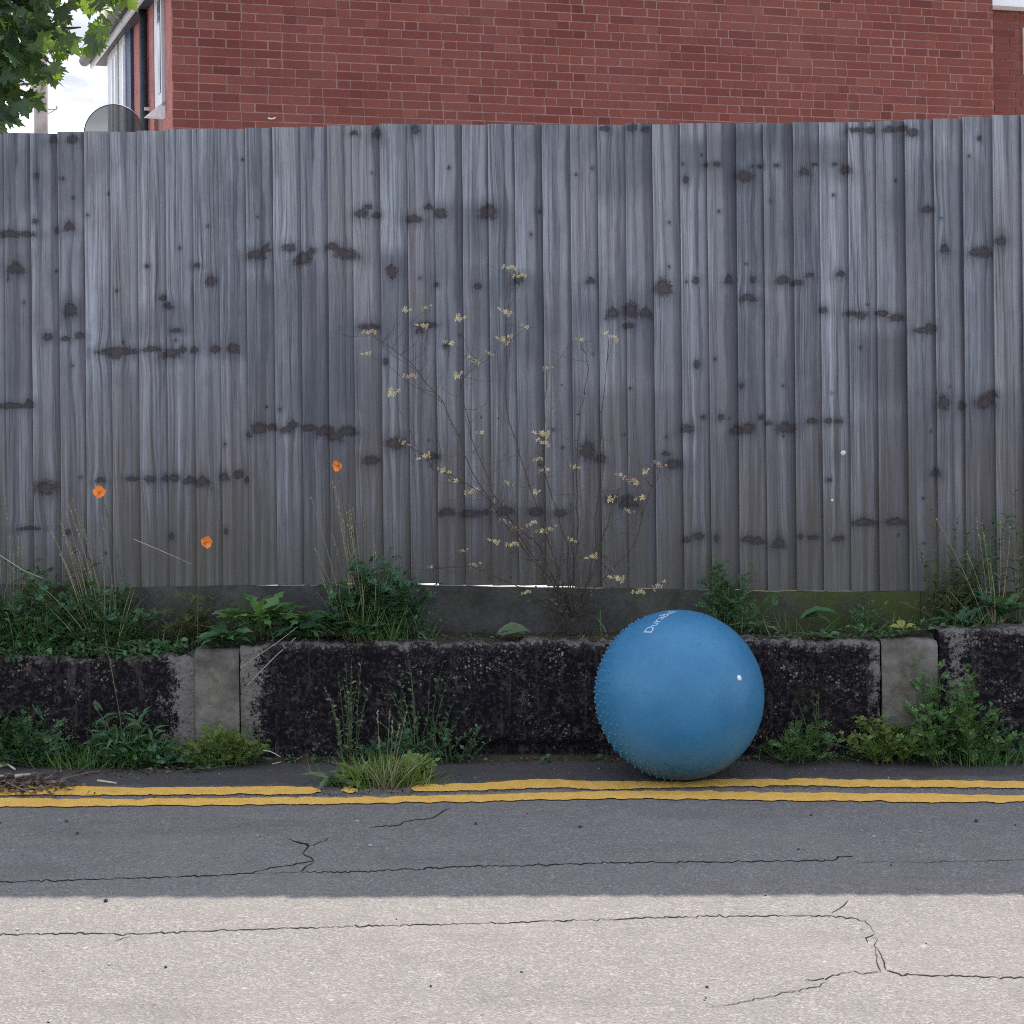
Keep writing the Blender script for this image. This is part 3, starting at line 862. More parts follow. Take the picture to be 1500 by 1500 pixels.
# rails and posts on the garden side, gravel boards under the pales
def fbox(name, x0, x1, z0, z1, dy0, dy1, mat, nseg=1, rough=0, seed=0):
    vs, fs = [], []
    for i in range(nseg + 1):
        x = x0 + (x1 - x0) * i / nseg
        r = rough * mnoise.noise(Vector((x * 8 + seed, 0, 0))) if rough else 0
        r2 = rough * mnoise.noise(Vector((x * 8 + seed, 5, 0))) if rough else 0
        ya, yb = fenceY(x) + dy0, fenceY(x) + dy1
        zt_ = z1(x) if callable(z1) else z1
        vs += [(x, ya + r, z0 + r2), (x, ya + r2, zt_ + r), (x, yb, zt_ + r), (x, yb, z0)]
        if i:
            a, b = 4*(i-1), 4*i
            fs += [(a, b, b+1, a+1), (a+1, b+1, b+2, a+2), (a+2, b+2, b+3, a+3), (a+3, b+3, b, a)]
    e = 4 * nseg
    fs += [(0, 1, 2, 3), (e+3, e+2, e+1, e)]
    return fchild(name, mesh_data(name, vs, fs, [MAT[mat]]))
gtop = lambda px: on_line(px, interp(BOTY, px), FENCE_A).z - interp([(-900, -.004), (360, -.004), (385, .0035), (480, .0035), (500, .0), (610, .0), (625, .004), (760, .0035), (880, .003), (905, .0), (1060, .0), (1085, .003), (1250, .002), (1300, -.002), (1500, -.003), (2400, -.003)], px)
def fx(px): return on_line(px, 880, FENCE_A).x
for px0, px1, mat in ((-500, -60, 'gravel_board'), (-60, 618, 'gravel_board'), (618, 1068, 'gravel_board'), (1068, 1345, 'gravel_green'), (1345, 2000, 'gravel_mixed')):
    fbox('gravel_board', fx(px0) + .0008, fx(px1) - .0008, .36, lambda x: float(np.interp(x, [fx(q) for q in range(-500, 2001, 50)], [gtop(q) for q in range(-500, 2001, 50)])), -.030, .012, mat, 40, .003, px0)
for z in (.78, 1.42, 2.05):
    fbox('rail', -3.1, 3.1, z, z + .075, .002, .055, 'timber', 2)
for px in (-330, 250, 1060, 1860):
    x = fx(px); fbox('post', x - .045, x + .045, .3, 2.16, .058, .15, 'timber')

# ================================================================== HOUSE
PHI = math.atan(0.2436)
HL = Vector((-2.78, 12.70, 0))              # left corner of the gable wall
GX = Vector((math.cos(PHI), math.sin(PHI), 0))
GN = Vector((math.sin(PHI), -math.cos(PHI), 0))   # outward, towards the road
FD = Vector((-.41, .912, 0)).normalized()   # the front runs away from that corner
FN = Vector((-FD.y, FD.x, 0))               # outward from the front
GL = 7.57
house = empty('brick_house', HL, 'red brick house with its long plain gable wall above the fence', 'house')
HM = Matrix.Identity(4)
def hframe(o, d, nrm):      # matrix: x along, y inward, z up
    return Matrix(((d.x, -nrm.x, 0, o.x), (d.y, -nrm.y, 0, o.y), (0, 0, 1, o.z), (0, 0, 0, 1)))
MG = hframe(Vector((0, 0, 0)), GX, GN)      # relative to the house root
MF = hframe(Vector((0, 0, 0)), FD, FN)
def hchild(name, mb, mat, M, parent=None, smooth=False):
    vs = [M @ Vector(v) for v in mb.v]
    me = mesh_data(name, vs, mb.f, [mat], smooth)
    return link(name, me, parent or house)
Z0 = gz                                     # foot of the house
ZE, ZR = 4.86, 5.50                         # eaves at the front, and at the back of the gable
gt = MB()
ridge = ZE + GL / 2 * .75
out = [(0, Z0), (GL, Z0), (GL, ZR), (GL / 2, ridge), (0, ZE)]
b = [(x, .0012, z) for x, z in out] + [(x, .22, z) for x, z in out]
gt.add(b, [(0,1,2,3,4), (9,8,7,6,5), (0,5,6,1), (1,6,7,2), (2,7,8,3), (3,8,9,4), (4,9,5,0)])
hchild('gable_wall', gt, MAT['mortar'], MG)
# Flemish bond: stretchers and headers alternate in every course
CH = .0753
joint0 = 3.80
def brick_mesh(wd, ht=.0650, dp=.10):
    mb = MB(); e = .0012
    lo, hi = (0, 0, 0), (wd, dp, ht)
    # slightly softened front edges
    f = [(e, 0, e), (wd - e, 0, e), (wd - e, 0, ht - e), (e, 0, ht - e), (0, e*2, 0), (wd, e*2, 0), (wd, e*2, ht), (0, e*2, ht), (0, dp, 0), (wd, dp, 0), (wd, dp, ht), (0, dp, ht)]
    mb.add(f, [(0,1,2,3), (4,5,1,0), (5,6,2,1), (6,7,3,2), (7,4,0,3), (8,9,5,4), (9,10,6,5), (10,11,7,6), (11,8,4,7), (11,10,9,8)])
    return mb
SW, HW, JT = .2210, .1045, .0095
stretcher = mesh_data('brick_stretcher', brick_mesh(SW).v, brick_mesh(SW).f, [MAT['brick']])
header = mesh_data('brick_header', brick_mesh(HW).v, brick_mesh(HW).f, [MAT['brick']])
spots = []
bs0 = random.Random(31)
k0 = int((Z0 - joint0) / CH) - 1
for k in range(k0, 60):
    z = joint0 + k * CH + .0045
    if z < Z0 or z > ridge - .1: continue
    span0 = 0.0 if z < ZE else (z - ZE + CH) / .75
    span1 = GL - (0.0 if z < ZR else (z - ZR + CH) / ((ridge - ZR) / (GL / 2)))
    x = span0 + (0 if k % 2 == 0 else -(SW - HW) / 2 - JT / 2 - .055) + bs0.uniform(-.02, .0)
    st = True
    first = True
    while x < span1 - .03:
        wd = (SW if st else HW)
        xx = x
        if x < span0:
            wd -= (span0 - x); xx = span0
        wd = min(wd, span1 - xx)
        if wd > .03: spots.append((xx, z, wd, st and abs(wd - SW) < 1e-6, (not st) and abs(wd - HW) < 1e-6))
        x += (SW if st else HW) + JT + bs0.uniform(-.0055, .0055)
        if bs0.random() < .06: st = not st
        st = not st
def to_px(P):
    dx, dz, dy = P.x, P.z - H, P.y
    u, v = F * dx / dy, -F * dz / dy
    c, s = math.cos(RHO), math.sin(RHO)
    return PX + u * c + v * s, PY - u * s + v * c
HT = Matrix.Translation(HL)
vis = []
for i, s in enumerate(spots):
    p = to_px(HT @ MG @ Vector((s[0] + s[2] / 2, 0, s[1] + .03)))
    if 0 < p[0] < 1470 and 4 < p[1] < 196 and (s[3] or s[4]):
        vis.append(((0 if s[3] else 1), (HT @ MG @ Vector((s[0], 0, 0))).y, i))
vis.sort()
single = set(i for _, _, i in vis[:300])
fieldv = MB()
bs = random.Random(5)
for i, (x, z, wd, isS, isH) in enumerate(spots):
    dy = bs.uniform(-.0018, .0018)
    if i in single:
        o = link('brick', stretcher if isS else header, house, MG @ Matrix.Translation((x, dy - .0015, z + bs.uniform(-.001, .001))))
    else:
        bm_ = brick_mesh(wd)
        fieldv.add([MG @ Vector((a + x, b_ + dy - .0015, c + z)) for a, b_, c in bm_.v], bm_.f)
o = link('brickwork', mesh_data('brickwork', fieldv.v, fieldv.f, [MAT['brick']]), house)
tag(o, kind='stuff')
# small white cable clip on the gable
c = MB(); c.tube([(.0, -.02, 0), (.02, -.035, -.008), (.045, -.035, -.006), (.06, -.02, .006)], .006, 6)
pc_ = None
for xs in np.arange(.3, 2.2, .01):
    q = to_px(HT @ MG @ Vector((xs, 0, 3.7)))
    if q[0] > 392: pc_ = xs; break
cz = 3.0
for zz in np.arange(3.2, 4.2, .004):
    if to_px(HT @ MG @ Vector((pc_, 0, zz)))[1] < 174: cz = zz; break
hchild('cable_clip', c, MAT['white'], MG @ Matrix.Translation((pc_, 0, cz)))

# front of the house (seen almost edge on): piers, a window, pipe, pale bay panels
def ft(px, out=0.0):        # distance along the front that shows at this photograph x (near y=120)
    r = unroll(px, 120)[0] / F
    a = HL + FN * out
    return (r * a.y - a.x) / (FD.x - r * FD.y)
FL = ft(157)
fw = MB(); fw.box((0.06, .012, Z0), (FL, .23, ZE)); hchild('front_wall', fw, MAT['mortar_dark'], MF)
def fpiece(name, px0, px1, z0, z1, out, mat, parent=None, deep=.05):
    t0, t1 = sorted((ft(px0, out), ft(px1, out)))
    m_ = MB(); m_.box((t0, -out, z0), (t1, deep, z1))
    return hchild(name, m_, MAT[mat], MF, parent)
ZT = ZE - .02
fpiece('brick_pier', 251.8, 238, Z0, ZT, .003, 'pinkbrick', None, .012)
wf = fpiece('window', 237, 226.5, 3.88, ZT, .03, 'whitegrey')
fpiece('pane', 234.5, 231, 4.0, ZT - .05, .036, 'glass', wf)
sl = MB(); t0, t1 = ft(237, .03), ft(222, .10)
sl.add([(t0,-.0,3.93),(t0,-.17,3.78),(t1,-.17,3.78),(t1,-.0,3.93),(t0,-.0,3.78),(t1,-.0,3.78)], [(0,1,2,3),(4,5,2,1),(0,4,1),(3,2,5),(0,3,5,4)])
hchild('sill', sl, MAT['white'], MF, wf)
fpiece('brick_pier', 225.5, 213.5, Z0, ZT, .02, 'pinkbrick')
pp = MB(); tp = ft(210.5, .06); pp.tube([(tp, -.06, Z0), (tp, -.06, ZT)], .035, 8)
pipe = hchild('drain_pipe', pp, MAT['dark'], MF, None, True)
bk = MB(); bk.box((tp - .06, -.065, 3.95), (tp + .06, .03, 3.975)); hchild('pipe_bracket', bk, MAT['whitegrey'], MF, pipe)
fpiece('brick_pier', 206, 192.5, Z0, ZT, .02, 'pinkbrick')
fpiece('corner_board', 191.5, 183.5, Z0, ZT, .05, 'navy')
bay = fpiece('bay_panel', 183, 174.5, Z0, ZT, .06, 'whitegrey')
fpiece('reveal', 174.3, 172.4, Z0, ZT, .03, 'dark')
fpiece('bay_panel', 172.2, 157.5, Z0, ZT, .06, 'whitegrey')
for px in (179.5, 168, 163):
    fpiece('panel_trim', px + .6, px - .6, Z0 + .5, ZT - .1, .075, 'white', bay)
# eaves: soffit, fascia, gutter, roof slopes
ro = MB(); slope = .75
OV = .13
def roofpt(side, along, z=0):   # local to the gable frame
    return None
EA = Vector((0, 0, 0))
sf = MB(); sf.box((-.25, -OV, ZE - .02), (FL + .05, .0, ZE + .01)); hchild('soffit', sf, MAT['dark'], MF)
fs_ = MB(); fs_.box((-.25, -OV - .025, ZE - .05), (FL + .08, -OV - .002, ZE + .14)); hchild('fascia', fs_, MAT['whitegrey'], MF)
gu = MB(); gu.tube([(-.27, -OV - .075, ZE + .06), (FL + .12, -OV - .075, ZE + .03)], .055, 10); hchild('gutter', gu, MAT['dark'], MF, None, True)
r = MB()
A0 = MF @ Vector((-.25, -OV - .05, ZE + .12)); A1 = MF @ Vector((FL + .1, -OV - .05, ZE + .12))
R0 = MG @ Vector((GL / 2, -.12, ridge + .2)); R1 = R0 + FD * (FL + .3)
B0 = MG @ Vector((GL + .03, -.12, ZR + .12)); B1 = B0 + FD * (FL + .3)
up = Vector((0, 0, .06))
r.add([A0, A1, R1, R0, A0 + up, A1 + up, R1 + up, R0 + up], [(3,2,1,0),(4,5,6,7),(0,1,5,4),(1,2,6,5),(2,3,7,6),(3,0,4,7)])
r.add([R0, R1, B1, B0, R0 + up, R1 + up, B1 + up, B0 + up], [(3,2,1,0),(4,5,6,7),(0,1,5,4),(1,2,6,5),(2,3,7,6),(3,0,4,7)])
o = link('roof', mesh_data('roof', r.v, r.f, [MAT['tile']]), house)
# rear wing: stands back to the right of the gable
GE = MG @ Vector((GL, 0, 0))
MW = MG @ Matrix.Translation((GL, .55, 0))
wm = MB(); wm.box((0, .006, Z0), (3.4, .22, 5.6)); hchild('rear_wall', wm, MAT['mortar_dark'], MW)
rv = MB(); rv.box((0, -.33, Z0), (.04, .0, .01)) if False else None
q = MB()
for k in range(k0, 40):
    z = joint0 + k * CH + .0045
    if z < Z0 or z > 5.4: continue
    x = 0 if k % 2 else -.06; st = True
    while x < 3.3:
        wd = SW if st else HW
        x0_ = max(x, 0)
        bm_ = brick_mesh(x + wd - x0_)
        dy = bs.uniform(-.0018, .0018)
        q.add([MW @ Vector((a + x0_, b_ + dy, c + z)) for a, b_, c in bm_.v], bm_.f)
        x += wd + JT; st = not st
o = link('rear_brickwork', mesh_data('rear_brickwork', q.v, q.f, [MAT['brick']]), house); tag(o, kind='stuff')
zf = HL.z
for zz in np.arange(3.8, 5.8, .004):
    if to_px(HT @ MW @ Vector((.1, -.1, zz)))[1] < 9: zf = zz; break
fa = MB(); fa.box((.006, -.16, zf), (3.5, -.02, zf + .22)); hchild('rear_fascia', fa, MAT['white'], MW)
xw = 0.2
for xs in np.arange(.05, 1.5, .01):
    if to_px(HT @ MW @ Vector((xs, -.02, zf - .3)))[0] > 1498.5: xw = xs; break
ww_ = MB(); ww_.box((xw, -.02, zf - .62), (xw + .9, .05, zf - .16)); wfr = hchild('rear_window', ww_, MAT['white'], MW)
ww_ = MB(); ww_.box((xw + .07, -.026, zf - .57), (xw + .83, .03, zf - .22)); hchild('pane', ww_, MAT['glass'], MW, wfr)

# ================================================================== EXERCISE BALL
BR = .277
bc_ = at(995, 1016, 5.06)
BC = Vector((bc_.x, 5.06, BR - .002))
ball = empty('exercise_ball', (BC.x, BC.y, 0), 'large blue rubber exercise ball resting on the road against the wall', 'ball')
def ball_dir(x, y):
    o = Vector((0, 0, H)); d = (at(x, y, 5.0) - o).normalized()
    oc = o - BC
    bq = oc.dot(d); disc = bq * bq - (oc.dot(oc) - BR * BR)
    t = -bq - math.sqrt(max(disc, 0))
    return (o + d * t - BC).normalized()
AX = ball_dir(1083, 993)                    # the filling plug sits at the pole of the smooth half
E1 = Vector((0, 0, 1)); E1 = (E1 - AX * E1.dot(AX)).normalized(); E2 = AX.cross(E1)
def bpt(theta, phi, r=BR):
    return (AX * math.cos(theta) + (E1 * math.cos(phi) + E2 * math.sin(phi)) * math.sin(theta)) * r
def settle(p):      # the rubber flattens a little where it stands
    z = p.z + BC.z
    if z < .012: p = Vector((p.x * (1 + (.012 - z) * 1.0), p.y * (1 + (.012 - z) * 1.0), .012 - (.012 - z) * .72 - BC.z))
    if p.z + BC.z < .001: p = Vector((p.x, p.y, .001 - BC.z))
    return p
def bball(mb_v, mb_f, name, mat, smooth=True):
    me = mesh_data(name, [Vector(v) + Vector((0, 0, BC.z)) for v in mb_v], mb_f, [mat], smooth)
    return link(name, me, ball)
nt, npn = 80, 128
vs = [settle(bpt(0, 0))]; fs = []
for i in range(1, nt):
    for j in range(npn):
        th = math.pi * i / nt
        r = BR
        for a_, wd_, dp_ in ((.90, .012, .0006), (1.62, .010, .0012)):   # faint mould lines
            r += dp_ * math.exp(-((th - a_) / wd_) ** 2)
        vs.append(settle(bpt(th, 2 * math.pi * j / npn, r)))
vs.append(settle(bpt(math.pi, 0)))
for j in range(npn): fs.append((0, 1 + j, 1 + (j + 1) % npn))
for i in range(nt - 2):
    for j in range(npn):
        a, b = 1 + i * npn + j, 1 + i * npn + (j + 1) % npn
        fs.append((a, a + npn, b + npn, b))
e = len(vs) - 1
for j in range(npn): fs.append((1 + (nt - 2) * npn + j, e, 1 + (nt - 2) * npn + (j + 1) % npn))
m = Mat("blue_rubber")
p = m.n('ShaderNodeTexCoord').outputs['Object']
n1 = m.noise(p, 7, 4, .6); n2 = m.noise(p, 60, 4, .65); n3 = m.noise(p, 260, 3, .7)
c = m.mix(m.step(n1, .3, .7), (.028, .155, .300), (.040, .188, .345))
dust = m.noise(p, 16, 5, .7)
c = m.mix(m.math('MULTIPLY', m.step(dust, .50, .72), .16), c, (.10, .20, .33))
scuff = m.math('MULTIPLY', m.step(n2, .60, .70), m.step(n1, .42, .58))
c = m.mix(m.math('MULTIPLY', scuff, .4), c, (.03, .075, .15))
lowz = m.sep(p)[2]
dirt_shade = m.step(m.math('ADD', lowz, m.math('MULTIPLY', m.math('SUBTRACT', n2, .5), .22)), .16, .0)  # mask for speckled dirt and for painted shade low on the ball
speck = m.step(m.math('ADD', m.math('MULTIPLY', n3, .7), m.math('MULTIPLY', dirt_shade, .22)), .48, .56)
c = m.mix(m.math('MULTIPLY', m.math('MULTIPLY', speck, dirt_shade), .6), c, (.012, .030, .062))
c = m.mix(m.math('MULTIPLY', dirt_shade, .45), c, (.012, .052, .125))  # even darkening of the lower half, shade by the road put into the colour
m.col(c)
m.rough(m.ramp(n2, [(.3, .38), (.7, .52)]))
m.b.inputs['Specular IOR Level'].default_value = 0.42
m.nrm(m.bump(m.math('ADD', n3, m.math('MULTIPLY', n2, .5)), .12, .003))
MAT['blue'] = m.m
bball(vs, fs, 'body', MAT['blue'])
# soft nubs on the half turned to the left and away
nv = MB()
rows = int((math.pi - 1.55) / .098)
def nub(d, r, h):
    n_ = d
    a = Vector((0, 0, 1)).cross(n_)
    if a.length < .1: a = Vector((1, 0, 0)).cross(n_)
    a.normalize(); b = n_.cross(a)
    P = d * BR
    ringv = [P + (a * math.cos(2*math.pi*k/6) + b * math.sin(2*math.pi*k/6)) * r - n_ * .001 for k in range(6)]
    ring2 = [P + (a * math.cos(2*math.pi*k/6) + b * math.sin(2*math.pi*k/6)) * r * .62 + n_ * h * .75 for k in range(6)]
    if min(v.z for v in ring2) + BC.z < .004: return
    vsn = ringv + ring2 + [P + n_ * h]
    nv.add(vsn, [(k, (k+1) % 6, 6 + (k+1) % 6, 6 + k) for k in range(6)] + [(6 + k, 6 + (k+1) % 6, 12) for k in range(6)])
for i in range(rows):
    th = 1.70 + i * .115
    if th > math.pi - .15: break
    n_ = max(5, int(2 * math.pi * math.sin(th) / .125))
    for j in range(n_):
        nub(bpt(th, 2 * math.pi * (j + .5 * (i % 2)) / n_, 1.0), .0052, .0056)
o = bball(nv.v, nv.f, 'nub_texture', MAT['blue'], False); tag(o, kind='stuff')
# plug
pv = MB()
pd = AX
a = Vector((0, 0, 1)).cross(pd).normalized(); b = pd.cross(a)
def ring(r, h): return [pd * (BR + h) + (a * math.cos(2*math.pi*k/12) + b * math.sin(2*math.pi*k/12)) * r for k in range(12)]
pv.add(ring(.0095, -.002) + ring(.0085, .002) + ring(.0055, .0028) + [pd * (BR + .003)],
       [(k, (k+1) % 12, 12 + (k+1) % 12, 12 + k) for k in range(12)] + [(12 + k, 12 + (k+1) % 12, 24 + (k+1) % 12, 24 + k) for k in range(12)] + [(24 + k, 24 + (k+1) % 12, 36) for k in range(12)])
bball(pv.v, pv.f, 'air_plug', MAT['white'])
# printed word running up over the shoulder of the ball
cu = bpy.data.curves.new('lettering', 'FONT')
cu.body = 'DuraBall'
cu.size = .045
cu.resolution_u = 3
to = bpy.data.objects.new('lettering_source', cu)
COL.objects.link(to)
bpy.context.view_layer.update()
tm = bpy.data.meshes.new_from_object(to.evaluated_get(bpy.context.evaluated_depsgraph_get()))
COL.objects.unlink(to); bpy.data.objects.remove(to)
d0 = ball_dir(954, 928)
th0 = math.acos(max(-1, min(1, d0.dot(AX))))
ph0 = math.atan2(d0.dot(E2), d0.dot(E1))
sg = 1 if bpt(th0, ph0 + .1).z > bpt(th0, ph0).z else -1
vs = []
for v in tm.vertices:
    th = th0 + v.co.y / BR
    ph = ph0 + sg * v.co.x / (BR * math.sin(th0))
    vs.append(bpt(th, ph, BR + .0009))
fs = [tuple(p.vertices) for p in tm.polygons]
bball(vs, fs, 'lettering', MAT['print'], False)

# ================================================================== LEAF SHAPES  (grow along +Y, upper side +Z)
def T_ovate(wd=.30, droop=.25):
    ys = [0, .18, .45, .75, 1.0]; ws = [.04, .75, 1.0, .6, .02]
    vs, fs = [], []
    for y, w_ in zip(ys, ws):
        z = .12 * math.sin(y * 2.5) - droop * y * y
        vs += [(-wd * w_, y, z + .10 * w_), (0, y, z), (wd * w_, y, z + .10 * w_)]
    for i in range(4):
        a = i * 3
        fs += [(a, a+1, a+4, a+3), (a+1, a+2, a+5, a+4)]
    return np.array(vs), fs
def T_small():
    vs = [(0,0,0),(-.28,.45,.06),(0,.5,0),(.28,.45,.06),(0,1,-.1)]
    return np.array(vs), [(0,2,1),(0,3,2),(1,2,4),(2,3,4)]
def T_jag(wd=.20, lobes=5, droop=.35, seed=0):      # dandelion-like
    rs = random.Random(seed)
    vs, fs = [], []
    n = lobes * 2 + 1
    for i in range(n + 1):
        y = i / n
        env = math.sin(math.pi * min(1, .12 + y * .93)) ** .6 * (.45 + .75 * y) if y < .97 else .02
        w_ = wd * env * (1.0 if i % 2 else .45) * rs.uniform(.85, 1.15)
        z = .22 * math.sin(y * 2.2) - droop * y * y
        back = -.05 if i % 2 else 0
        vs += [(-w_, y + back, z + .3 * w_), (0, y, z), (w_, y + back, z + .3 * w_)]
        if i:
            a = (i - 1) * 3
            fs += [(a, a+1, a+4, a+3), (a+1, a+2, a+5, a+4)]
    return np.array(vs), fs
def T_pinnate(pairs=5, seed=0, droop=.3, lw=.11, ll=.36):    # feathery compound leaf
    rs = random.Random(seed)
    vs, fs = [], []
    def axis(y): return .18 * math.sin(y * 2.3) - droop * y * y
    prev = None
    for i in range(5):
        y = i / 4; vs += [(-.012, y, axis(y)), (.012, y, axis(y))]
        if i: a = len(vs) - 4; fs.append((a, a+1, a+3, a+2))
    def leaflet(y, ang, l):
        b = len(vs); ca, sa = math.cos(ang), math.sin(ang); z = axis(y)
        w_ = lw * l / ll * rs.uniform(.8, 1.2); dz = rs.uniform(-.08, .06)
        for (px, py, pz) in ((0,0,0), (-w_,.40*l,.02), (0,.45*l,-.01), (w_,.40*l,.02), (-w_*.8,.72*l,dz*.5), (0,l,dz), (w_*.8,.72*l,dz*.5)):
            vs.append((px*ca + py*sa, y - px*sa + py*ca, z + pz))
        fs.extend([(b, b+2, b+1), (b, b+3, b+2), (b+1, b+2, b+5, b+4), (b+2, b+3, b+6, b+5)])
    for i in range(pairs):
        y = .22 + .70 * i / pairs
        l = ll * math.sin(math.pi * (.25 + .6 * (1 - i / pairs)))
        for sd in (-1, 1): leaflet(y + rs.uniform(-.02, .02), sd * rs.uniform(.75, 1.15), l * rs.uniform(.85, 1.1))
    leaflet(.93, 0, ll * .7)
    return np.array(vs), fs
def T_maple():
    pts = [(0,0),(.10,.02),(.30,-.10),(.28,.04),(.46,.08),(.36,.20),(.62,.42),(.44,.42),(.42,.54),(.24,.44),(.20,.62),(.27,.74),(.12,.74),(0,1.0)]
    out = pts + [(-x, y) for x, y in pts[-2:0:-1]]
    vs = [(0, .28, -.02)] + [(x, y, .10 * abs(x) - .16 * max(0, math.hypot(x, y - .3) - .25)) for x, y in out]
    n = len(out)
    fs = [(0, 1 + i, 1 + (i + 1) % n) for i in range(n)]
    return np.array(vs), fs
def T_blade(bend=.5, wd=.018):
    vs, fs = [], []
    for i in range(6):
        t = i / 5
        w_ = wd * (1 - t) ** .7 + .001
        a = bend * t
        y = math.sin(a) / max(bend, .01) if bend > .01 else t
        y = t * math.cos(a * .6); z = -t * math.sin(a * .8)
        vs += [(-w_, y, z), (w_, y, z)]
        if i: b = len(vs) - 4; fs.append((b, b+1, b+3, b+2))
    return np.array(vs), fs
def T_floret(seed=0):
    rs = random.Random(seed)
    vs, fs = [(0, 0, .01)], []
    n = 5
    for k in range(n):
        a = 2*math.pi*k/n + rs.uniform(-.25, .25); l = rs.uniform(.7, 1.0); h = rs.uniform(-.15, .35)
        b = len(vs)
        for (r, da) in ((.45*l, -.38), (l, -.22), (l, .22), (.45*l, .38)):
            vs.append((r * math.cos(a + da), r * math.sin(a + da), h * r))
        fs.append((0, b, b+1, b+2)); fs.append((0, b+2, b+3))
    return np.array(vs), fs
LT_ = {'ovate': [T_ovate(.30), T_ovate(.24, .4), T_ovate(.34, .1)], 'small': [T_small()],
       'jag': [T_jag(.20, 5, .3, 1), T_jag(.17, 6, .55, 2), T_jag(.22, 4, .15, 3)],
       'pinnate': [T_pinnate(5, 1), T_pinnate(6, 2, .5), T_pinnate(4, 3, .15)],
       'fern': [T_pinnate(8, 4, .4, .05, .30), T_pinnate(9, 5, .25, .045, .26)],
       'maple': [T_maple()], 'blade': [T_blade(.3), T_blade(.8), T_blade(1.3)], 'lance': [T_ovate(.12, .5), T_ovate(.10, .25), T_ovate(.14, .8)]}

def basis(dirv, nrm_hint):
    y = dirv.normalized()
    x = y.cross(nrm_hint)
    if x.length < 1e-4: x = y.cross(Vector((1, .3, .2)))
    x.normalize(); z = x.cross(y)
    return Matrix((x, y, z)).transposed()
class Scatter:
    """many leaves collected into one mesh"""
    def __init__(s): s.v, s.f, s.b = [], [], 0
    def add(s, T, P, R, sc):
        vs, fs = T
        w_ = vs @ (np.array(R).T * sc) + np.array(P)
        s.v.append(w_)
        b = s.b
        s.f += [tuple(i + b for i in f) for f in fs]
        s.b += len(vs)
    def mesh(s, name, mat):
        me = bpy.data.meshes.new(name)
        V = np.concatenate(s.v) if s.v else np.zeros((0, 3))
        me.from_pydata(V.tolist(), [], s.f)
        me.materials.append(mat); me.update()
        return me
LEAFMESH = {}
def leafmesh(kind, i, mat):
    k = (kind, i, mat)
    if k not in LEAFMESH:
        T = LT_[kind][i]
        LEAFMESH[k] = mesh_data('leaf_' + kind, [tuple(v) for v in T[0]], T[1], [MAT[mat]], True)
    return LEAFMESH[k]
def pxlen(p, Y): return p * Y / F
def rvec(rs): 
    return Vector((rs.gauss(0, 1), rs.gauss(0, 1), rs.gauss(0, 1))).normalized()

def plant(name, label, cat, base, width, height, stems, kind, leaf, mat, stemmat='greenstem', group=None, lean=(0, 0), per=9, seed=0,
          depth=None, single=False, up=.25, spread=.7, bare=.1, smin=.5, droopy=0.0, taper=.5):
    """a weed: several stems rising from a patch of ground, leaves along them.
       base = foot of the plant, width/height in metres, leaf = leaf length"""
    rs = random.Random(seed)
    root = empty(name, base, label, cat, group)
    sm, sc = MB(), Scatter()
    depth = depth if depth is not None else width * .35
    nleaf = 0
    for k in range(stems):
        q = rs.uniform(-1, 1)
        b = Vector((q * width * .5 * .6, rs.uniform(-.5, .5) * depth, -.01))
        hh = height * rs.uniform(smin, 1.0) * (1 - .45 * abs(q) ** 2)
        d = Vector((q * spread * width * .6 + rs.gauss(0, .04) + lean[0] * hh, rs.uniform(-.6, .25) * depth + lean[1] * hh, hh))
        ctrl = b + Vector((d.x * .25, d.y * .3, d.z * .62))
        pts = []
        n = 6
        for i in range(n + 1):
            t = i / n
            pts.append(b * (1 - t) ** 2 + ctrl * (2 * t * (1 - t)) + (b + d) * t * t)
        sm.tube(pts, .0022 if height > .12 else .0015, 3, .0008, cap=False)
        L_ = d.length
        m_ = max(2, int(per * rs.uniform(.7, 1.3)))
        for i in range(m_):
            t = bare + (1 - bare) * (i + rs.random()) / m_
            t = min(t, 1)
            P = b * (1 - t) ** 2 + ctrl * (2 * t * (1 - t)) + (b + d) * t * t
            tang = ((ctrl - b) * (2 * (1 - t)) + (b + d - ctrl) * (2 * t)).normalized()
            az = rs.uniform(0, 2 * math.pi)
            out = Vector((math.cos(az), math.sin(az) - .25, 0))
            dirv = out * rs.uniform(.6, 1.1) + tang * rs.uniform(.1, .8) + Vector((0, 0, up - droopy * rs.random()))
            R = basis(dirv, Vector((0, -.25, 1)) + rvec(rs) * .6)
            s_ = leaf * rs.uniform(.55, 1.15) * (1 - taper * t * .7)
            i_ = rs.randrange(len(LT_[kind]))
            if single:
                o = link('leaf', leafmesh(kind, i_, mat), root, Matrix.Translation(P) @ (R * s_).to_4x4()); nleaf += 1
            else:
                sc.add(LT_[kind][i_], P, R, s_)
    if sm.v:
        link('stem', mesh_data('stem', sm.v, sm.f, [MAT[stemmat]]), root)
    if sc.v:
        o = link('foliage', sc.mesh('foliage', MAT[mat]), root); tag(o, kind='stuff')
    return root
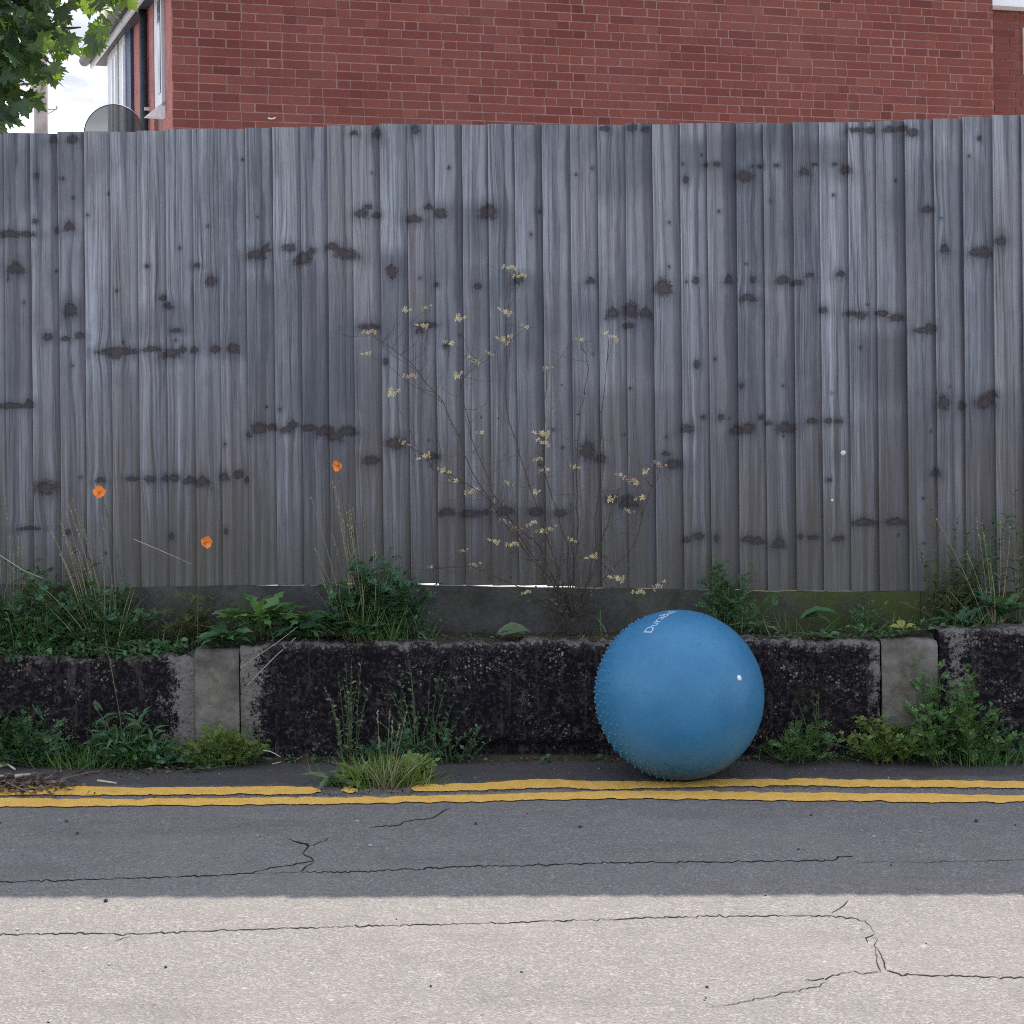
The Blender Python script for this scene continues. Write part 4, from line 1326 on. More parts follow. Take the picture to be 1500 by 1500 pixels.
def rosette(name, label, cat, base, n, kind, leaf, mat, seed=0, up=.5, arc=(0, 2 * math.pi), group=None, lean=(0, 0, 0)):
    """leaves fanning from one crown, each a part of its own"""
    rs = random.Random(seed)
    root = empty(name, base, label, cat, group)
    for k in range(n):
        a = arc[0] + (arc[1] - arc[0]) * (k + rs.uniform(-.3, .3)) / n
        dirv = Vector((math.cos(a), math.sin(a) * .8, up * rs.uniform(.3, 1.5))) + Vector(lean)
        R = basis(dirv, Vector((-dirv.x * .5, -dirv.y * .5 - .3, 1)) + rvec(rs) * .25)
        s_ = leaf * rs.uniform(.6, 1.1)
        link('leaf', leafmesh(kind, rs.randrange(len(LT_[kind])), mat), root, Matrix.Translation((rs.gauss(0, .006), rs.gauss(0, .006), 0)) @ (R * s_).to_4x4())
    return root
def grass(name, label, cat, base, width, height, n, mat, seed=0, lean=(0, 0), bend=1.0, group=None, wd=.018, depth=None, heads=0, headmat='straw'):
    rs = random.Random(seed)
    root = empty(name, base, label, cat, group)
    sc = Scatter()
    depth = width * .4 if depth is None else depth
    for k in range(n):
        q = rs.gauss(0, .33)
        P = Vector((q * width * .5, rs.uniform(-.5, .5) * depth, -.005))
        L_ = height * rs.uniform(.4, 1.0)
        dirv = Vector((q * .8 + rs.gauss(0, .22) + lean[0], rs.gauss(-.08, .25) + lean[1], 1))
        az = rs.uniform(0, 2 * math.pi)
        T = T_blade(rs.uniform(.1, 1.2) * bend, .0022 / L_ * rs.uniform(.6, 1.3) * wd / .018)
        sc.add(T, P, basis(dirv, Vector((math.cos(az), math.sin(az), .3))), L_)
    o = link('blades', sc.mesh('blades', MAT[mat]), root); o.name = 'foliage'; tag(o, kind='stuff')
    if heads:
        sm, hs = MB(), Scatter()
        for k in range(heads):
            q = rs.gauss(0, .3)
            b = Vector((q * width * .4, rs.uniform(-.4, .4) * depth, 0))
            hh = height * rs.uniform(1.0, 1.9)
            tip = b + Vector((q * .1 + lean[0] * hh + rs.gauss(0, .03), rs.gauss(0, .03), hh))
            mid = b.lerp(tip, .55) + Vector((-lean[0] * hh * .18, 0, .02))
            pts = [b * (1-t)**2 + mid * (2*t*(1-t)) + tip * t*t for t in (0, .2, .4, .6, .8, 1)]
            sm.tube(pts, .0013, 3, .0007, cap=False)
            for i in range(7):
                t = .75 + .25 * i / 7
                Pp = b * (1-t)**2 + mid * (2*t*(1-t)) + tip * t*t
                hs.add(LT_['small'][0], Pp, basis((tip - mid).normalized() + rvec(rs) * .35, rvec(rs)), .012)
        link('stalk', mesh_data('stalk', sm.v, sm.f, [MAT[headmat]]), root)
        o = link('seed_head', hs.mesh('seed_head', MAT[headmat]), root); tag(o, kind='stuff')
    return root
def P_top(px, py, a=5.47): return on_line(px, py, a)
def stand(px, a, z):        # a foot point at this photo x, on the line at depth a, at height z
    p = on_line(px, 900, a); return Vector((p.x, p.y, z))
ZB_L, ZB_M, ZB_R = zl - .012, zm - .012, zr - .012

# ---- on top of the wall, left
plant('weed_clump', 'broad dark green clump of parsley-like weeds on the wall at the far left', 'weed', stand(60, 5.49, ZB_L), .50, .30, 95, 'pinnate', .080, 'leaf_deep', per=10, seed=1, depth=.18)
plant('weed_clump', 'hazy olive feathery weeds rising before the boards at the far left', 'weed', stand(80, 5.56, ZB_L), .30, .40, 26, 'fern', .06, 'leaf_olive', per=12, seed=101, depth=.05, smin=.35, bare=.3)
plant('weed_clump', 'green leafy weeds beside the tall dry stalks left of the short concrete post', 'weed', stand(150, 5.46, ZB_L), .26, .25, 60, 'pinnate', .065, 'leaf_mid', per=10, seed=2, depth=.14)
plant('trailing_weed', 'low trailing weed with pale leaf edges hanging over the wall top', 'weed', stand(235, 5.40, ZB_L + .005), .46, .065, 46, 'ovate', .040, 'leaf_mid', per=6, seed=3, depth=.08, up=-.1, droopy=.8)
plant('trailing_weed', 'dark small-leaved weed spilling over the lower wall at the far left', 'weed', stand(60, 5.39, ZB_L + .005), .48, .09, 60, 'ovate', .036, 'leaf_deep', per=7, seed=4, depth=.08, up=-.1, droopy=.8)
plant('weed_clump', 'faint feathery olive weed behind the dandelion leaves against the gravel board', 'weed', stand(285, 5.56, ZB_L), .24, .20, 22, 'fern', .08, 'leaf_olive', per=6, seed=5, depth=.06)
rosette('dandelion', 'dandelion rosette with jagged leaves spread above the short concrete post', 'weed', stand(385, 5.45, ZB_M + .03), 50, 'jag', .17, 'leaf_fresh', 6, .8)
rosette('dandelion', 'dandelion rosette at the foot of the tall dark weed clump', 'weed', stand(450, 5.45, ZB_M + .02), 38, 'jag', .15, 'leaf_mid', 66, .6)
rosette('dandelion', 'darker dandelion rosette drooping over the step in the wall', 'weed', stand(330, 5.40, ZB_L + .04), 34, 'jag', .12, 'leaf_deep', 7, .35)
plant('weed_clump', 'tall dense dark green weed clump with dry grass in front of the fence', 'weed', stand(550, 5.50, ZB_M), .26, .32, 70, 'pinnate', .070, 'leaf_deep', per=13, seed=8, depth=.12, spread=.45)
rosette('weed_clump', 'drooping fern-like leaves at the foot of the dark weed clump', 'weed', stand(505, 5.42, ZB_M + .03), 30, 'pinnate', .15, 'leaf_deep', 9, .35)
plant('weed_clump', 'thin small-leaved weed right of the tall dark clump', 'weed', stand(610, 5.50, ZB_M), .13, .17, 14, 'small', .028, 'leaf_mid', per=12, seed=10, depth=.08)
grass('dry_grass', 'tall straw-coloured grass stalks rising from the dark weed clump', 'grass', stand(530, 5.46, ZB_M), .18, .30, 60, 'straw', 11, (-.10, 0), .5, heads=16)
grass('dry_grass', 'thin pale grass stalks leaning left over the far left weeds', 'grass', stand(150, 5.42, ZB_L), .16, .34, 44, 'straw', 12, (-.22, 0), .4, heads=16)
grass('dry_grass', 'sparse grass stalks at the left picture edge', 'grass', stand(8, 5.48, ZB_L), .14, .30, 40, 'straw', 13, (-.08, 0), .5, heads=10)
rosette('dock_leaf', 'single pale green dock leaf lying on the wall top', 'leaf', stand(728, 5.42, ZB_M + .02), 2, 'ovate', .115, 'leaf_grey', 14, .12, (0.0, .5))
# ---- on top of the wall, right
plant('weed_clump', 'feathery weed behind the ball growing up the fence', 'weed', stand(1062, 5.54, ZB_M), .20, .30, 20, 'fern', .075, 'leaf_mid', per=9, seed=15, depth=.08, spread=.35)
rosette('weed_clump', 'pale bladed weed leaning from the wall right of the ball', 'weed', stand(1112, 5.50, ZB_M + .01), 14, 'lance', .10, 'leaf_grey', 16, .9)
plant('weed_clump', 'tiny leafy weed hanging below the glint on the mossy board', 'weed', stand(1265, 5.53, ZB_M + .02), .12, .13, 14, 'small', .03, 'leaf_mid', per=10, seed=17, depth=.05)
rosette('wild_grass', 'few bright grass blades lying across the mossy board', 'grass', stand(1175, 5.52, ZB_M + .055), 5, 'lance', .16, 'leaf_mid', 18, .25, (-.3, .5))
rosette('yellow_leaf_weed', 'yellow-green round leaf weed on the wall beside the right concrete post', 'weed', stand(1322, 5.44, ZB_M + .03), 4, 'ovate', .05, 'leaf_yellow', 19, .4)
plant('trailing_weed', 'short green weeds along the top of the wall behind the right post', 'weed', stand(1270, 5.45, ZB_M), .34, .05, 22, 'ovate', .035, 'leaf_mid', per=5, seed=20, depth=.06)
rosette('weed_clump', 'broad-leaved weed above the right concrete post', 'weed', stand(1400, 5.46, ZB_R), 18, 'jag', .11, 'leaf_deep', 21, .55)
rosette('weed_clump', 'broad dark leaves in front of the fence at the right edge', 'weed', stand(1468, 5.48, ZB_R + .03), 22, 'jag', .12, 'leaf_deep', 22, .8)
plant('weed_clump', 'hazy green weed growing up the boards above the right concrete post', 'weed', stand(1395, 5.57, ZB_R), .22, .30, 22, 'fern', .055, 'leaf_olive', per=10, seed=121, depth=.04, smin=.3, bare=.2)
plant('tall_weed', 'tall slender leafy weed against the fence near the right edge', 'weed', stand(1440, 5.55, ZB_R), .10, .62, 5, 'lance', .055, 'leaf_mid', per=26, seed=23, depth=.04, spread=.3, smin=.6, lean=(.03, 0))
plant('tall_weed', 'tall thin weed with sparse leaves touching the right picture edge', 'weed', stand(1490, 5.55, ZB_R), .10, .55, 5, 'lance', .05, 'leaf_olive', per=18, seed=24, depth=.04, spread=.3, smin=.6)
plant('tall_weed', 'blurry pale green weed left of the tall slender one', 'weed', stand(1378, 5.56, ZB_R), .14, .50, 7, 'small', .026, 'leaf_olive', per=22, seed=25, depth=.05, spread=.4, smin=.3)
grass('dry_grass', 'few straw stalks rising above the right concrete post', 'grass', stand(1455, 5.50, ZB_R), .10, .22, 14, 'straw', 26, (-.15, 0), .4, heads=7)

# ---- at the foot of the wall
def foot(px, dy=-.03): 
    p = on_line(px, 1100, WALL_A + dy); return Vector((p.x, p.y, 0))
plant('weed_clump', 'ragged green weeds at the wall foot at the far left', 'weed', foot(30), .28, .22, 30, 'pinnate', .075, 'leaf_mid', per=8, seed=30, depth=.14)
plant('weed_clump', 'low tangled weeds at the wall foot behind the twig heap', 'weed', foot(110), .36, .12, 34, 'ovate', .045, 'leaf_deep', per=8, seed=31, depth=.14)
plant('weed_clump', 'upright weed in front of the dark wall below the dry stalks', 'weed', foot(182, -.06), .20, .25, 20, 'lance', .085, 'leaf_mid', per=8, seed=32, depth=.12, spread=.5)
plant('weed_clump', 'dark rosette weeds at the wall foot left of the short post', 'weed', foot(225, -.05), .22, .10, 20, 'pinnate', .07, 'leaf_deep', per=6, seed=33, depth=.14)
plant('weed_bush', 'small yellow-green bushy weed at the foot of the left post', 'weed', foot(328, -.06), .23, .155, 50, 'fern', .055, 'leaf_lime', per=9, seed=34, depth=.12)
plant('weed_clump', 'creeping weed on the asphalt left of the yellow-green bush', 'weed', foot(272, -.10), .22, .035, 22, 'ovate', .03, 'leaf_deep', per=5, seed=35, depth=.10)
plant('wall_weed', 'spindly weed climbing the black wall above the grass tuft', 'weed', foot(515, -.03), .12, .40, 12, 'small', .028, 'leaf_grey', per=18, seed=36, depth=.04, spread=.4, smin=.4)
plant('wall_weed', 'thin wiry weed with one yellowed leaf on the black wall', 'weed', foot(620, -.03), .24, .44, 18, 'small', .026, 'leaf_mid', per=18, seed=37, depth=.04, spread=.5, smin=.35)
plant('wall_weed', 'low wispy weed at the wall foot right of the grass tuft', 'weed', foot(665, -.05), .20, .17, 16, 'small', .028, 'leaf_deep', per=12, seed=38, depth=.06)
plant('weed_clump', 'green weed leaves just behind the grass tuft', 'weed', foot(585, -.05), .26, .14, 18, 'pinnate', .05, 'leaf_deep', per=7, seed=39, depth=.10)
tuft = on_ground(560, 1154)
grass('grass_tuft', 'bright green grass tuft growing through the yellow lines', 'grass', tuft + Vector((.0, .06, 0)), .40, .115, 760, 'leaf_lime', 40, (0, 0), 1.1, depth=.14)
grass('dry_grass', 'bleached dry blades in the middle of the grass tuft', 'grass', tuft + Vector((.015, .0, 0)), .15, .14, 70, 'straw', 41, (.0, 0), .8, depth=.06, heads=6)
rosette('weed_clump', 'bright green leafy rosette inside the grass tuft on its left', 'weed', on_ground(528, 1148), 26, 'lance', .11, 'leaf_lime', 151, .8)
rosette('weed_clump', 'bright green leafy weed inside the grass tuft on its right', 'weed', on_ground(600, 1140), 24, 'pinnate', .09, 'leaf_lime', 152, .9)
rosette('dandelion', 'pale grey-green rosette left of the grass tuft on the line', 'weed', on_ground(488, 1152), 11, 'lance', .11, 'leaf_grey', 42, .55, group=None)
plant('weed_clump', 'fern-like weed at the wall foot right of the ball', 'weed', foot(1165, -.05), .17, .18, 14, 'fern', .075, 'leaf_fresh', per=8, seed=43, depth=.12, lean=(.15, 0))
plant('weed_clump', 'thin dark weed behind the fern-like weed right of the ball', 'weed', foot(1200, -.03), .12, .28, 10, 'small', .024, 'leaf_deep', per=14, seed=44, depth=.04, smin=.3)
plant('weed_bush', 'small light green weed at the foot of the right post', 'weed', foot(1302, -.05), .19, .18, 40, 'pinnate', .055, 'leaf_lime', per=9, seed=45, depth=.12)
plant('weed_bush', 'tall bushy green weed in front of the right wall section', 'weed', foot(1392, -.06), .24, .355, 38, 'pinnate', .055, 'leaf_fresh', per=15, seed=46, depth=.16, spread=.5)
plant('weed_bush', 'lower leafy weed joining the tall bushy one on its right', 'weed', foot(1425, -.08), .20, .15, 18, 'pinnate', .055, 'leaf_fresh', per=9, seed=47, depth=.14)
plant('weed_clump', 'dark sparse weeds at the wall foot at the right edge', 'weed', foot(1490, -.05), .22, .17, 16, 'ovate', .035, 'leaf_deep', per=10, seed=48, depth=.12)
plant('weed_clump', 'tiny seedling weed on the asphalt left of the grass tuft', 'weed', on_ground(480, 1128), .05, .085, 3, 'small', .02, 'leaf_grey', per=4, seed=49, depth=.02)

grass('grass_tuft', 'soft green grass among the broad weeds at the far left', 'grass', stand(95, 5.44, ZB_L), .40, .17, 220, 'leaf_fresh', 140, (0, 0), 1.1, depth=.12)
grass('grass_tuft', 'green grass blades in front of the tall dark weed clump', 'grass', stand(560, 5.41, ZB_M), .22, .16, 130, 'leaf_fresh', 141, (0, 0), 1.1, depth=.06)
grass('grass_tuft', 'sparse green grass at the wall foot left of the twig heap end', 'grass', foot(120, -.10), .34, .12, 150, 'leaf_fresh', 142, (0, 0), 1.2, depth=.08)
grass('grass_tuft', 'green grass under the weeds at the right wall foot', 'grass', foot(1440, -.10), .34, .10, 130, 'leaf_fresh', 143, (0, 0), 1.2, depth=.06)
plant('weed_clump', 'light green small-leaved weed threaded through the broad left clump', 'weed', stand(40, 5.42, ZB_L), .34, .20, 26, 'ovate', .032, 'leaf_fresh', per=9, seed=144, depth=.10)
plant('weed_clump', 'light green weed at the wall foot between the upright and rosette weeds', 'weed', foot(200, -.09), .20, .09, 18, 'ovate', .035, 'leaf_fresh', per=7, seed=145, depth=.08)

# ---- dried flowering plant spread in front of the fence
HEADS = [(748,393),(763,405),(595,453),(626,451),(673,465),(741,457),(773,480),(543,487),(620,477),(745,493),(738,499),(853,498),(897,495),(663,503),(695,530),(670,549),(602,552),(803,540),(717,517),(538,518),(575,574),(592,648),(707,633),(795,635),(797,650),(789,673),(803,688),(797,690),(842,683),(623,668),(650,688),(669,704),(693,720),(745,709),(785,720),(910,695),(925,705),(933,707),(945,690),(967,682),(895,730),(942,728),(922,750),(740,765),(757,775),(725,793),(752,798),(795,777),(808,775),(780,767),(697,828),(633,830),(680,807),(868,815),(967,858),(937,868),(772,868),(838,790),(905,847)]
fl_base = stand(838, 5.54, ZB_M)
flower = empty('flowering_weed', fl_base, 'wide dried wiry weed with many small cream flower heads against the fence', 'plant')
rs = random.Random(77)
mains = [[(838,905),(822,850),(800,780),(768,690),(742,600),(741,500),(748,400)],
         [(840,905),(838,840),(848,760),(842,690),(852,600),(862,540),(853,500)],
         [(835,905),(800,840),(740,770),(690,690),(650,590),(600,530),(545,492)],
         [(838,905),(815,860),(770,800),(722,720),(690,640),(672,560),(700,530)],
         [(842,905),(862,850),(885,780),(905,720),(925,700)],
         [(842,905),(880,850),(930,800),(945,740),(967,685)],
         [(838,905),(830,800),(800,700),(796,640),(800,545)],
         [(830,905),(760,860),(690,830),(640,832)],
         [(838,905),(790,800),(700,720),(630,672),(592,650)],
         [(836,905),(806,830),(757,778)],
         [(845,905),(872,800),(880,640),(892,498)]]
def flp(px, py, Y): return at(px, py, Y) - fl_base
stm = MB(); nodes_ = []
for mi, ml in enumerate(mains):
    Ym = 5.52 - rs.uniform(0, .13)
    pts = []
    for (x0, y0), (x1, y1) in zip(ml[:-1], ml[1:]):
        for i in range(4):
            t = i / 4
            pts.append((x0 + (x1-x0)*t + rs.gauss(0, 1.5), y0 + (y1-y0)*t))
    pts.append(ml[-1])
    P3 = [flp(x, y, 5.54 + (Ym - 5.54) * min(1, i / len(pts) * 2)) for i, (x, y) in enumerate(pts)]
    stm.tube(P3, .0021, 4, .0009, cap=False)
    nodes_ += [(x, y, p) for (x, y), p in zip(pts, P3)]
fmeshes = []
for k in range(6):
    sc = Scatter(); r2 = random.Random(k + 900)
    for j in range(r2.randint(5, 9)):
        a = r2.uniform(0, 6.28); rr = r2.uniform(0, .017)
        P = (rr * math.cos(a) * 1.25, r2.gauss(0, .004), rr * math.sin(a) * .6)
        dirv = Vector((r2.gauss(0, .6), -1, r2.gauss(.3, .6)))
        R = basis(rvec(r2), dirv)
        sc.add(T_floret(k * 20 + j), P, R, r2.uniform(.006, .0095))
    fmeshes.append((sc.mesh('flower_head', MAT['petal']), sc.mesh('flower_head_pink', MAT['petal_pink'])))
PINK = {(602,552),(967,682),(925,705),(633,830),(757,775)}
for hx, hy in HEADS:
    cand = [(math.hypot(x - hx, y - hy), x, y, p) for x, y, p in nodes_ if y > hy + 18 and y < hy + 240]
    cand.sort(key=lambda q: q[0])
    Yh = 5.42 + rs.uniform(-.06, .12)
    Hh = flp(hx, hy, Yh)
    if cand:
        _, x, y, p = cand[0] if rs.random() < .7 else cand[min(len(cand) - 1, 3)]
        mid = p.lerp(Hh, .5) + Vector((rs.gauss(0, .012), 0, -.012))
        stm.tube([p, p.lerp(mid, .55) + Vector((rs.gauss(0, .004), 0, 0)), mid, mid.lerp(Hh, .5) + Vector((rs.gauss(0, .004), 0, .003)), Hh], .0011, 3, .0006, cap=False)
    mesh_ = fmeshes[rs.randrange(6)][1 if (hx, hy) in PINK else 0]
    link('flower_head', mesh_, flower, Matrix.Translation(Hh) @ Matrix.Rotation(rs.uniform(-.5, .5), 4, 'Y') @ Matrix.Scale(rs.uniform(.8, 1.5), 4))
# side twigs and shrivelled leaves
lv = Scatter()
for x, y, p in nodes_:
    if rs.random() < .75:
        e = p + Vector((rs.gauss(0, .07), rs.uniform(-.03, .01), rs.uniform(-.01, .09)))
        m_ = p.lerp(e, .5) + Vector((0, 0, -.01))
        stm.tube([p, m_, e], .0009, 3, .0005, cap=False)
        if rs.random() < .55: lv.add(T_floret(rs.randrange(50)), e, basis(rvec(rs), Vector((0, -1, .3))), rs.uniform(.004, .007))
    if rs.random() < .8 and y > 560:
        for q in range(3 if y > 780 else 1):
            lv.add(LT_['small'][0], p + Vector((rs.gauss(0, .03), rs.gauss(0, .01), rs.gauss(0, .02))), basis(rvec(rs), rvec(rs)), rs.uniform(.010, .022))
for _ in range(46):     # brown tangle near the foot
    b = Vector((rs.gauss(0, .07), rs.gauss(0, .015), 0)); e = b + Vector((rs.gauss(0, .07), rs.uniform(-.04, .0), rs.uniform(.08, .42)))
    stm.tube([b, b.lerp(e, .5) + Vector((rs.gauss(0, .02), 0, 0)), e], .0011, 3, .0006, cap=False)
link('stem', mesh_data('stem', stm.v, stm.f, [MAT['deadstem']]), flower)
o = link('foliage', lv.mesh('foliage', MAT['leaf_olive']), flower); tag(o, kind='stuff')

# ---- orange poppies
def poppy(px, py, size, base_px, zb, label, seed, curve=0.0, mouth=0.0):
    rs = random.Random(seed)
    b = stand(base_px, 5.50, zb)
    root = empty('poppy', b, label, 'flower', 'orange poppies by the fence')
    Hd = on_line(px, py, 5.44) - b
    mid = Vector((Hd.x * .4 + curve, Hd.y * .5, Hd.z * .6))
    pts = [mid * (2*t*(1-t)) + Hd * t*t for t in [i/8 for i in range(9)]]
    s_ = MB(); s_.tube(pts, .0019, 4, .0013, cap=False)
    link('stem', mesh_data('stem', s_.v, s_.f, [MAT['greenstem']]), root)
    r = size / 2 / F * 5.44
    for k in range(4):
        a = math.pi / 2 * k + rs.uniform(-.2, .2)
        pv, pf = [], []
        for i in range(4):
            for j in range(6):
                t = i / 3; q = (j / 5 - .5) * 2.3
                rad = r * t * (1.05 - .16 * abs(q) ** 2 + .05 * math.sin(j * 2.7 + k))
                an = a + q * (.55 + .35 * t)
                dep = -.32 * r * t + .25 * r * t * t * 1.6 + (.0012 if k % 2 else 0) + .06 * r * math.sin(j * 2.1 + seed)*t
                pv.append((rad * math.cos(an), -dep - .002, rad * math.sin(an)))
        for i in range(3):
            for j in range(5): pf.append((i*6+j, i*6+j+1, (i+1)*6+j+1, (i+1)*6+j))
        me = mesh_data('petal', pv, pf, [MAT['orange']], True)
        link('petal', me, root, Matrix.Translation(Hd + Vector((0, -.003, 0))) @ Matrix.Rotation(mouth, 4, 'Z') @ Matrix.Rotation(rs.uniform(-.3, .3), 4, 'X'))
    e = MB(); pebble(e, Vector((0, -.010, -.002)), r * .28, seed)
    link('flower_centre', mesh_data('flower_centre', e.v, e.f, [MAT['poppy_eye']]), root, Matrix.Translation(Hd))
    return root
poppy(146, 720, 18, 190, ZB_L, 'open round orange poppy, leftmost, with its face to the road', 3, .02)
poppy(302, 794, 18, 290, ZB_L, 'lowest orange poppy, side-on, above the feathery olive weed', 8, -.02, .7)
poppy(495, 682, 17, 520, ZB_M, 'orange poppy above the tall dark weed clump, side-on', 5, .0, -.6)

# ---- bare pale stalks
def stalk(label, pts, a, r=.0016, mat='paletwig', name='dry_stalk', group='bare pale stalks'):
    P = [on_line(x, y, a_) for (x, y), a_ in zip(pts, a)]
    c0 = P[0].copy()
    m_ = MB(); m_.tube([p - c0 for p in P], r, 4, r * .6)
    o = link(name, mesh_data(name, m_.v, m_.f, [MAT[mat]])); o.location = c0
    tag(o, label, 'stalk', group); return o
stalk('pale bent stalk at the left edge arching above the weeds', [(-20,800),(10,820),(35,836),(62,847)], [5.42, 5.40, 5.40, 5.42], .0018)
stalk('faint pale stalk slanting across the boards toward the lowest poppy', [(196,790),(225,802),(255,815),(280,826)], [5.50, 5.50, 5.50, 5.52], .0012)
stalk('upper of two pale stalks hanging over the step in the wall', [(436,918),(405,942),(375,962),(352,978)], [5.40, 5.36, 5.33, 5.32], .0013)
stalk('lower of two pale stalks hanging over the step in the wall', [(433,934),(405,960),(380,985),(362,1004)], [5.39, 5.35, 5.31, 5.29], .0015)
stalk('long green stalk hanging in front of the dark wall on the left', [(152,920),(165,990),(176,1050),(180,1100)], [5.36, 5.31, 5.29, 5.28], .0018, 'greenstem')

stalk('curled pale stalk fragment on the ground before the dark wall', [(386,1099),(396,1101),(405,1105),(411,1109)], [5.24, 5.23, 5.22, 5.21], .0018)
stalk('short flat pale stalk fragment nearer the yellow line', [(399,1119),(412,1116)], [5.16, 5.17], .0018)
# ---- heap of twigs in the gutter at the left
TW = [([(0,1122),(12,1120),(22,1127)],.006,'light forked twig on top of the gutter heap'),([(22,1137),(45,1134)],.007,'thick pale broken stick in the gutter heap'),([(-6,1138),(6,1136)],.006,'short pale stub at the left edge of the gutter heap'),
      ([(60,1147),(95,1140),(140,1130)],.0035,'long reddish twig reaching right from the gutter heap'),([(66,1141),(84,1131)],.003,'short dark twig above the long reddish one'),([(143,1143),(171,1147)],.0035,'pale straight stick lying alone on the asphalt strip'),
      ([(0,1150),(40,1155),(85,1152)],.003,'brown twig lying along the upper yellow line'),([(10,1146),(50,1164)],.0028,'brown twig crossing the upper yellow line'),([(60,1150),(72,1163)],.0025,'small twig lying over the line at the heap edge'),([(-10,1143),(30,1147),(70,1141)],.003,'dark brown twig through the middle of the heap')]
for i, (pl, r_, lb) in enumerate(TW):
    P = [on_ground(x, y, .010 + .012 * ((i * 7) % 3)) for x, y in pl]
    m_ = MB(); c0 = P[0].copy()
    m_.tube([p - c0 for p in P], r_, 6, r_ * .6)
    o = link('twig', mesh_data('twig', m_.v, m_.f, [MAT['paletwig'] if i in (0, 1, 2, 5) else MAT['twig']], True)); o.location = c0
    tag(o, lb, 'twig', 'twigs in the gutter')
# leaf litter: dead leaves and crumbs in the gutter, on the wall top and at the wall foot
lt = Scatter(); r3 = random.Random(55)
def litter(n, f, s0, s1):
    for _ in range(n):
        P = f()
        T = LT_['small'][0] if r3.random() < .6 else LT_['ovate'][r3.randrange(3)]
        lt.add(T, P, basis(Vector((r3.gauss(0, 1), r3.gauss(0, 1), r3.gauss(0, .25))), Vector((r3.gauss(0, .4), r3.gauss(0, .4), 1))), r3.uniform(s0, s1))
litter(420, lambda: on_ground(max(-60, min(140, r3.gauss(25, 38))), r3.gauss(1147, 7), r3.uniform(.002, .02)), .012, .035)
litter(260, lambda: on_ground(r3.uniform(80, 300), r3.gauss(1126, 6), r3.uniform(.002, .008)), .008, .022)
def wl(): 
    x = r3.uniform(-2.2, 2.2); return Vector((x, wallY(x) - abs(r3.gauss(0, .035)) - .012, r3.uniform(.002, .012)))
litter(900, wl, .006, .018)
def wtp():
    x = r3.uniform(-2.2, 2.2); z = np.interp(x, [xa, xb, xc, xd], [zl, zm, zm, zr]); return Vector((x, wallY(x) + r3.uniform(.01, .22), z - .012 + r3.uniform(.0, .012)))
litter(900, wtp, .006, .022)
litter(120, lambda: on_ground(r3.gauss(560, 45), r3.gauss(1159, 3), r3.uniform(.001, .008)), .006, .014)
tag(link('leaf_litter', lt.mesh('leaf_litter', MAT['leaf_brown'])), kind='stuff')
# moss and crumbs in the gap between the lines
cr = MB()
for i in range(1300):
    x = r3.uniform(-20, 1520); P = on_ground(x, interp(UB, x) + r3.gauss(1.5, 1.2), .001)
    pebble(cr, P, r3.uniform(.001, .003), i)
tag(cr.build('gutter_crumbs', MAT['crumb']), kind='stuff')
# soil and low growth gathered along the wall foot
vs, fs = [], []
nx = 420
for i in range(nx + 1):
    x = -3.0 + 6.2 * i / nx
    wdt = .035 + .05 * max(0, mnoise.noise(Vector((x * 3.1, 2, 0)))) + .02 * mnoise.noise(Vector((x * 17, 4, 0)))
    px_ = to_px(Vector((x, 5.3, 0)))[0]
    wdt += .05 * math.exp(-((px_ - 150) / 160) ** 2) + .03 * math.exp(-((px_ - 1400) / 150) ** 2)
    if 640 < px_ < 1120: wdt *= .5
    hgt = .012 + .014 * max(0, mnoise.noise(Vector((x * 9, 7, 0))))
    yw = wallY(x)
    vs += [(x, yw + .03, hgt), (x, yw - .012, hgt * .9), (x, yw - .012 - wdt * .5, hgt * .45 + .003 * mnoise.noise(Vector((x * 60, 1, 0)))), (x, yw - .012 - wdt, -.002)]
    if i:
        a, b = 4 * (i - 1), 4 * i
        fs += [(a + k + 1, a + k, b + k, b + k + 1) for k in range(3)]
tag(link('soil_strip', mesh_data('soil_strip', vs, fs, [MAT['soil']], True)), kind='structure')
gc = Scatter(); gy = Scatter()
for _ in range(2600):
    x = r3.uniform(-2.3, 2.3); px_ = to_px(Vector((x, 5.3, 0)))[0]
    dens = .25 + .75 * (math.exp(-((px_ - 120) / 150) ** 2) + .5 * math.exp(-((px_ - 1420) / 130) ** 2) + .3 * math.exp(-((px_ - 560) / 110) ** 2))
    if 680 < px_ < 1110: dens = .06
    if r3.random() > dens: continue
    P = Vector((x, wallY(x) - .01 - abs(r3.gauss(0, .035)), r3.uniform(0, .02)))
    if r3.random() < .3:
        gy.add(T_blade(r3.uniform(.3, 1.2), .03), P, basis(Vector((r3.gauss(0, .5), r3.gauss(-.3, .5), 1)), rvec(r3)), r3.uniform(.02, .07))
    else:
        gc.add(LT_['small'][0] if r3.random() < .6 else LT_['ovate'][r3.randrange(3)], P, basis(Vector((r3.gauss(0, 1), r3.gauss(-.4, 1), r3.uniform(.1, .9))), Vector((0, -.3, 1)) + rvec(r3) * .5), r3.uniform(.010, .028))
